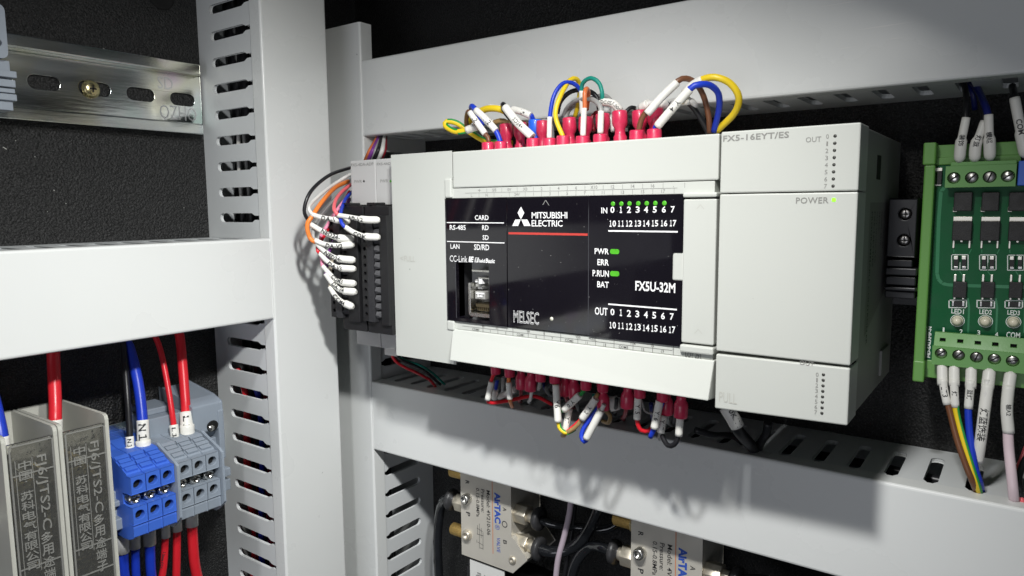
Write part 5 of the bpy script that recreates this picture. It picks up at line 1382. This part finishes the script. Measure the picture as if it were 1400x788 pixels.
# ------------------------------------------------------------------ solenoid valves below the lower duct
VY = 285.0
ALU = mat('pale anodised valve body', (.62, .59, .52), .38, .25, var=.04, vscale=120, bump=.15, bscale=1500)
NICKEL = mat('nickel fitting', (.74, .68, .56), .38, .8, var=.2, vscale=200)
BRONZE = mat('sintered bronze', (.62, .42, .14), .5, .8, bump=1, bscale=1800, var=.3, vscale=900)
COLLAR = mat('dark collar plastic', (.035, .035, .037), .4, var=.1)
HOSE = mat('smoky black hose', (.010, .011, .013), .16, var=.4, vscale=120, coat=.8, bump=.3, bscale=250)
BLUEP = mat('blue print', (.03, .09, .45), .5)
ORANGEP = mat('orange print', (.62, .2, .08), .5)
def hexnut(mb, p0, p1, r):
    return mb.tube([p0, p1], r, 6)
def valve(px0, label, dx, dz, second=False):
    """dx, dz: shift in mm of the second valve from the first"""
    Y = VY
    def V(x, y):
        p = pY(x, y, Y); return (p.x + dx, p.z + dz)
    def V3(x, y, Yp):
        p = pY(x, y, Yp); return Vector((p.x + dx, Yp, p.z + dz))
    zt = -130
    xl = V(631, 700)[0]; xr = V(698, 680)[0]
    t = thing('solenoid_valve', label, 'solenoid valve', (xl + 15, 318, V(640, 760)[1]), 'solenoid valves below the lower duct')
    poly = [(xl, zt), (xl, V(631, 757)[1]), V(701, 783), V(720, 766), V(703, 739), (xr, V(698, 735)[1]), (xr, zt)]
    body = obj('body', MB().prism(poly, fxyz['y'], Y, 312), ALU, t, bevel=.35)
    # print reads downwards
    def down(mb, s, x, y0, y1, wpx, bold=.01, it=0):
        # x: pixel column of the letters' middle; y0..y1 reading span; wpx letter height in pixels
        a = V(x - wpx / 2, y0); b = V(x - wpx / 2, y1); c = V(x + wpx / 2, y0)
        h = c[0] - a[0]
        text(mb, s, lambda u, v: (a[0] + h * v, Y - .08, a[1] + (b[1] - a[1]) * u + it * v), bold)
    k = MB()
    down(k, 'R', 639, 656.5, 661.5, 5, .02); down(k, 'P', 640, 699.5, 705, 5.5, .02)
    down(k, '0.15-0.8MPa', 653, 667, 706, 4.4); down(k, 'Pressure:', 660, 668.5, 700, 4.6); down(k, 'Model: 4V210-06', 667.5, 670, 731, 4.8)
    down(k, 'A', 690, 693.5, 698.5, 5, .01); down(k, 'B', 690.5, 738, 743.5, 5, .01)
    for x, y0, y1 in ((653, 718, 731), (655.5, 716, 748), (658, 722, 736), (660.5, 728, 752), (652, 738, 742)):
        a = V(x, y0); b = V(x, y1); k.add([(a[0] - .1, Y - .08, a[1]), (a[0] + .1, Y - .08, a[1]), (b[0] + .1, Y - .08, b[1]), (b[0] - .1, Y - .08, b[1])], [(0, 1, 2, 3)])
    for x0, y0, x1, y1 in ((652, 722, 660, 727), (652, 730, 661, 733), (653, 741, 661, 746), (655, 749, 660, 750)):
        a = V(x0, y0); b = V(x1, y1); k.add([(a[0], Y - .08, a[1] - .12), (a[0], Y - .08, a[1] + .12), (b[0], Y - .08, b[1] + .12), (b[0], Y - .08, b[1] - .12)], [(0, 1, 2, 3)])
    c = V(690, 717)
    for i in range(16):
        a0, a1 = i * math.pi / 8, (i + 1) * math.pi / 8
        k.add([(c[0] + r * math.cos(a), Y - .08, c[1] + r * math.sin(a)) for r, a in ((1.35, a0), (1.35, a1), (1.8, a1), (1.8, a0))], [(0, 1, 2, 3)])
    obj('lettering', k, DKP, t)
    k = MB()
    down(k, 'AirTAC', 680, 673, 715, 8.5, .05, .5); down(k, '®', 680, 716.5, 723.5, 6.5, .0); down(k, 'VALVE', 681.5, 734.5, 754.5, 4.6, .01)
    obj('blue_lettering', k, BLUEP, t)
    k = MB(); a = V(673, 664); b = V(673.6, 757)
    k.add([(a[0] - .2, Y - .08, zt), (a[0] + .2, Y - .08, zt), (a[0] + .2, Y - .08, b[1]), (a[0] - .2, Y - .08, b[1])], [(0, 1, 2, 3)])
    obj('orange_line', k, ORANGEP, t)
    # screws
    for i, (x, y) in enumerate(((640, 681), (640, 731))):
        c = V(x, y)
        s = obj('cap_screw', MB().lathe((c[0], Y + (1 if not i else 2.2), c[1]), (0, -1, 0), [(0, 2.75), (4.2, 2.75), (4.8, 2.3), (4.8, 1.4), (3.2, 1.3), (3.2, .01)], 20), NICKEL if i else STEEL, t)
        obj('socket', MB().cyl((c[0], Y - 1.9 + i * 1.2, c[1]), (c[0], Y - 2.0 + i * 1.2, c[1]), 1.3, n=6), DARK, s)
    c = V(701, 766)
    obj('cap_screw', MB().lathe((c[0], Y + 1, c[1]), (0, -1, 0), [(0, 2.2), (1.6, 2.2), (2.1, 1.7), (2.1, 1.0), (1.2, .01)], 18), NICKEL, t)
    # ports on the right flank
    for (py, pn, pc) in ((700, 719, 748), (740, 719, 746)):
        p = V3(705, py, 291); X0, Z0 = xr, p.z
        f = obj('fitting', hexnut(MB(), (X0, 291, Z0), (X0 + 7.5, 291, Z0), 5.3).cyl((X0 + 7.4, 291, Z0), (X0 + 10.8, 291, Z0), 3.2), NICKEL, t, bevel=.25)
        obj('collar', MB().lathe((X0 + 10.6, 291, Z0), (1, 0, 0), [(0, 3.2), (1.0, 3.2), (1.3, 5.6), (3.2, 6.2), (4.4, 5.9), (4.6, 2.4), (3, .01)], 20), COLLAR, f)
    # ports on the left flank: fitting, bronze silencers
    for (py, kind) in ((647, 's'), (687, 'f'), (726, 's')):
        p = V3(630, py, 291); Z0 = p.z
        if kind == 's':
            f = obj('silencer', MB().lathe((xl - 2.4, 291, Z0), (-1, 0, 0), [(0, 3.4), (9, 3.4), (9.8, 2.6), (9.8, .01)], 18), BRONZE, t)
            obj('hex', hexnut(MB(), (xl, 291, Z0), (xl - 2.6, 291, Z0), 4.2), BRASS, f, bevel=.2)
        else:
            f = obj('fitting', hexnut(MB(), (xl, 291, Z0), (xl - 7.2, 291, Z0), 5.3).cyl((xl - 7, 291, Z0), (xl - 9.4, 291, Z0), 3.4), NICKEL, t, bevel=.25)
            obj('collar', MB().lathe((xl - 9.2, 291, Z0), (-1, 0, 0), [(0, 3.2), (.8, 3.2), (1.1, 5.6), (3.0, 6.2), (4.2, 5.9), (4.4, 2.4), (3, .01)], 20), COLLAR, f)
    # dark base under the body with a sticker
    zb = V(631, 757)[1]
    a, b = V(634, 763), V(700, 800)
    obj('coil', MB().box(xl + .4, V(720, 766)[0] - .5, Y + 3, 312, zb - 45, zb - .3 - 8).box(xl + .4, xl + 24, Y + 4, 312, zb - 14, zb - .5), BLKP, t, bevel=.6)
    sl = [V(640, 766), V(686, 782)]
    st = MB(); x0, x1 = V(640, 766)[0], V(687, 785)[0]; z1 = V(640, 766)[1]; Ys = Y + 1.5
    st.box(x0, x1, Ys, Ys + .6, z1 - 34, z1)
    st = obj('sticker', st, mat('white paper sticker', (.74, .74, .71), .6), t)
    tm = MB()
    for i, ch in enumerate('电源比例阀'):
        for j in range(1):
            yx = x0 + 4.2 + (i % 3) * 5.4; zz = z1 - 6.0 - (i // 3) * 6.4
            text(tm, ch, lambda u, v: (yx + 4.2 * v, Ys - .05, zz - 4.2 * u), .015)
    obj('lettering', tm, GREYP, st)
    return xl, xr
v1 = valve(631, 'solenoid valve left below the lower duct, with its white sticker in view', 0, 0)
ref = pY(631, 700, VY).x; dx2 = pY(863.5, 760, VY).x - ref
dz2 = pY(882, 752, VY).z - pY(640, 681, VY).z
v2 = valve(863, 'solenoid valve right below the lower duct, cut off by the picture edge', dx2, -1.2)

def hose(label, pts, r=2.6, m=None, cat='hose'):
    t = thing('hose', label, cat, pts[0], 'air hoses of the valves')
    obj('tube_wall', MB().tube(spline(pts, 2.5), r, 14), m or HOSE, t)
    return t
xr1 = v1[1] + 13; xl1 = v1[0] - 12; xr2 = v2[1] + 13; xl2 = v2[0] - 12
z7 = pY(705, 700, 291).z; z74 = pY(705, 740, 291).z; z687 = pY(630, 687, 291).z
hose('black air hose from the upper right port of the left valve', [(xr1, 291, z7), (xr1 + 8, 292, z7 - 1.2), (xr1 + 20, 299, z7 - 2.5), (xr1 + 34, 303, z7 - 1), (xr1 + 45, 306, z7 + 9)], 2.1)
hose('thick black air hose sweeping up from the lower right port of the left valve', [(xr1, 291, z74), (xr1 + 8, 291, z74 + .5), (xr1 + 18, 294, z74 + 4), (xr1 + 27, 293, z74 + 14), (xr1 + 33, 294, z74 + 27), (xr1 + 37, 296, z74 + 42)], 3.0)
hose('black air hose looping down at the left of the left valve', [(xl1, 291, z687), (xl1 - 5, 291, z687 - 1), (xl1 - 11, 294, z687 - 8), (xl1 - 13, 293, z687 - 22), (xl1 - 13.5, 293, z687 - 40), (xl1 - 12, 293, z687 - 70)], 2.7)
z687b = z687 - 1.2
hose('black air hose looping down at the left of the right valve', [(xl2, 291, z687b), (xl2 - 6, 291, z687b + .3), (xl2 - 15, 294, z687b - 3), (xl2 - 22, 293, z687b - 12), (xl2 - 25, 292, z687b - 26), (xl2 - 24, 292, z687b - 50)], 2.7)
z7b, z74b = z7 - 1.2, z74 - 1.2
for k, (a, b, c) in enumerate(((0, 0, 2.2), (3.5, -4, 2.2), (-4, -8, 2.2), (6, -11, 2.4))):
    hose(['upper', 'second', 'third', 'lowest'][k] + ' black air hose curling right of the right valve', [(xr2 + (0 if k == 0 else 4 + k), 291 + a, z7b + b * .3), (xr2 + 10, 297 + a * .6, z7b + .5 + b * .6), (xr2 + 24, 297, z7b + 1 + b), (xr2 + 38, 299 + a, z7b + 6 + b), (xr2 + 48, 302, z7b + 16 + b)], c)
# pale lilac lead hanging between the valves
LIL = mat('lilac white sheath', (.48, .40, .46), .35, var=.05)
t = thing('cable', 'pale lilac cable hanging between the two valves', 'cable', (-180, 292, -150))
obj('insulation', MB().tube(spline(Q3((781, 680, 291), (778, 705, 291), (771, 735, 291), (763, 765, 290), (759, 800, 290)), 2), 1.5, 12), LIL, t)
t = thing('cable', 'dark cable hanging close behind the pale lilac one', 'cable', (-178, 296, -150))
obj('insulation', MB().tube(spline(Q3((786, 690, 297), (783, 720, 297), (777, 755, 296), (770, 800, 296)), 2), 1.2, 12), wcol('black'), t)

for o in bpy.data.objects:
    if 'org' in o: del o['org']
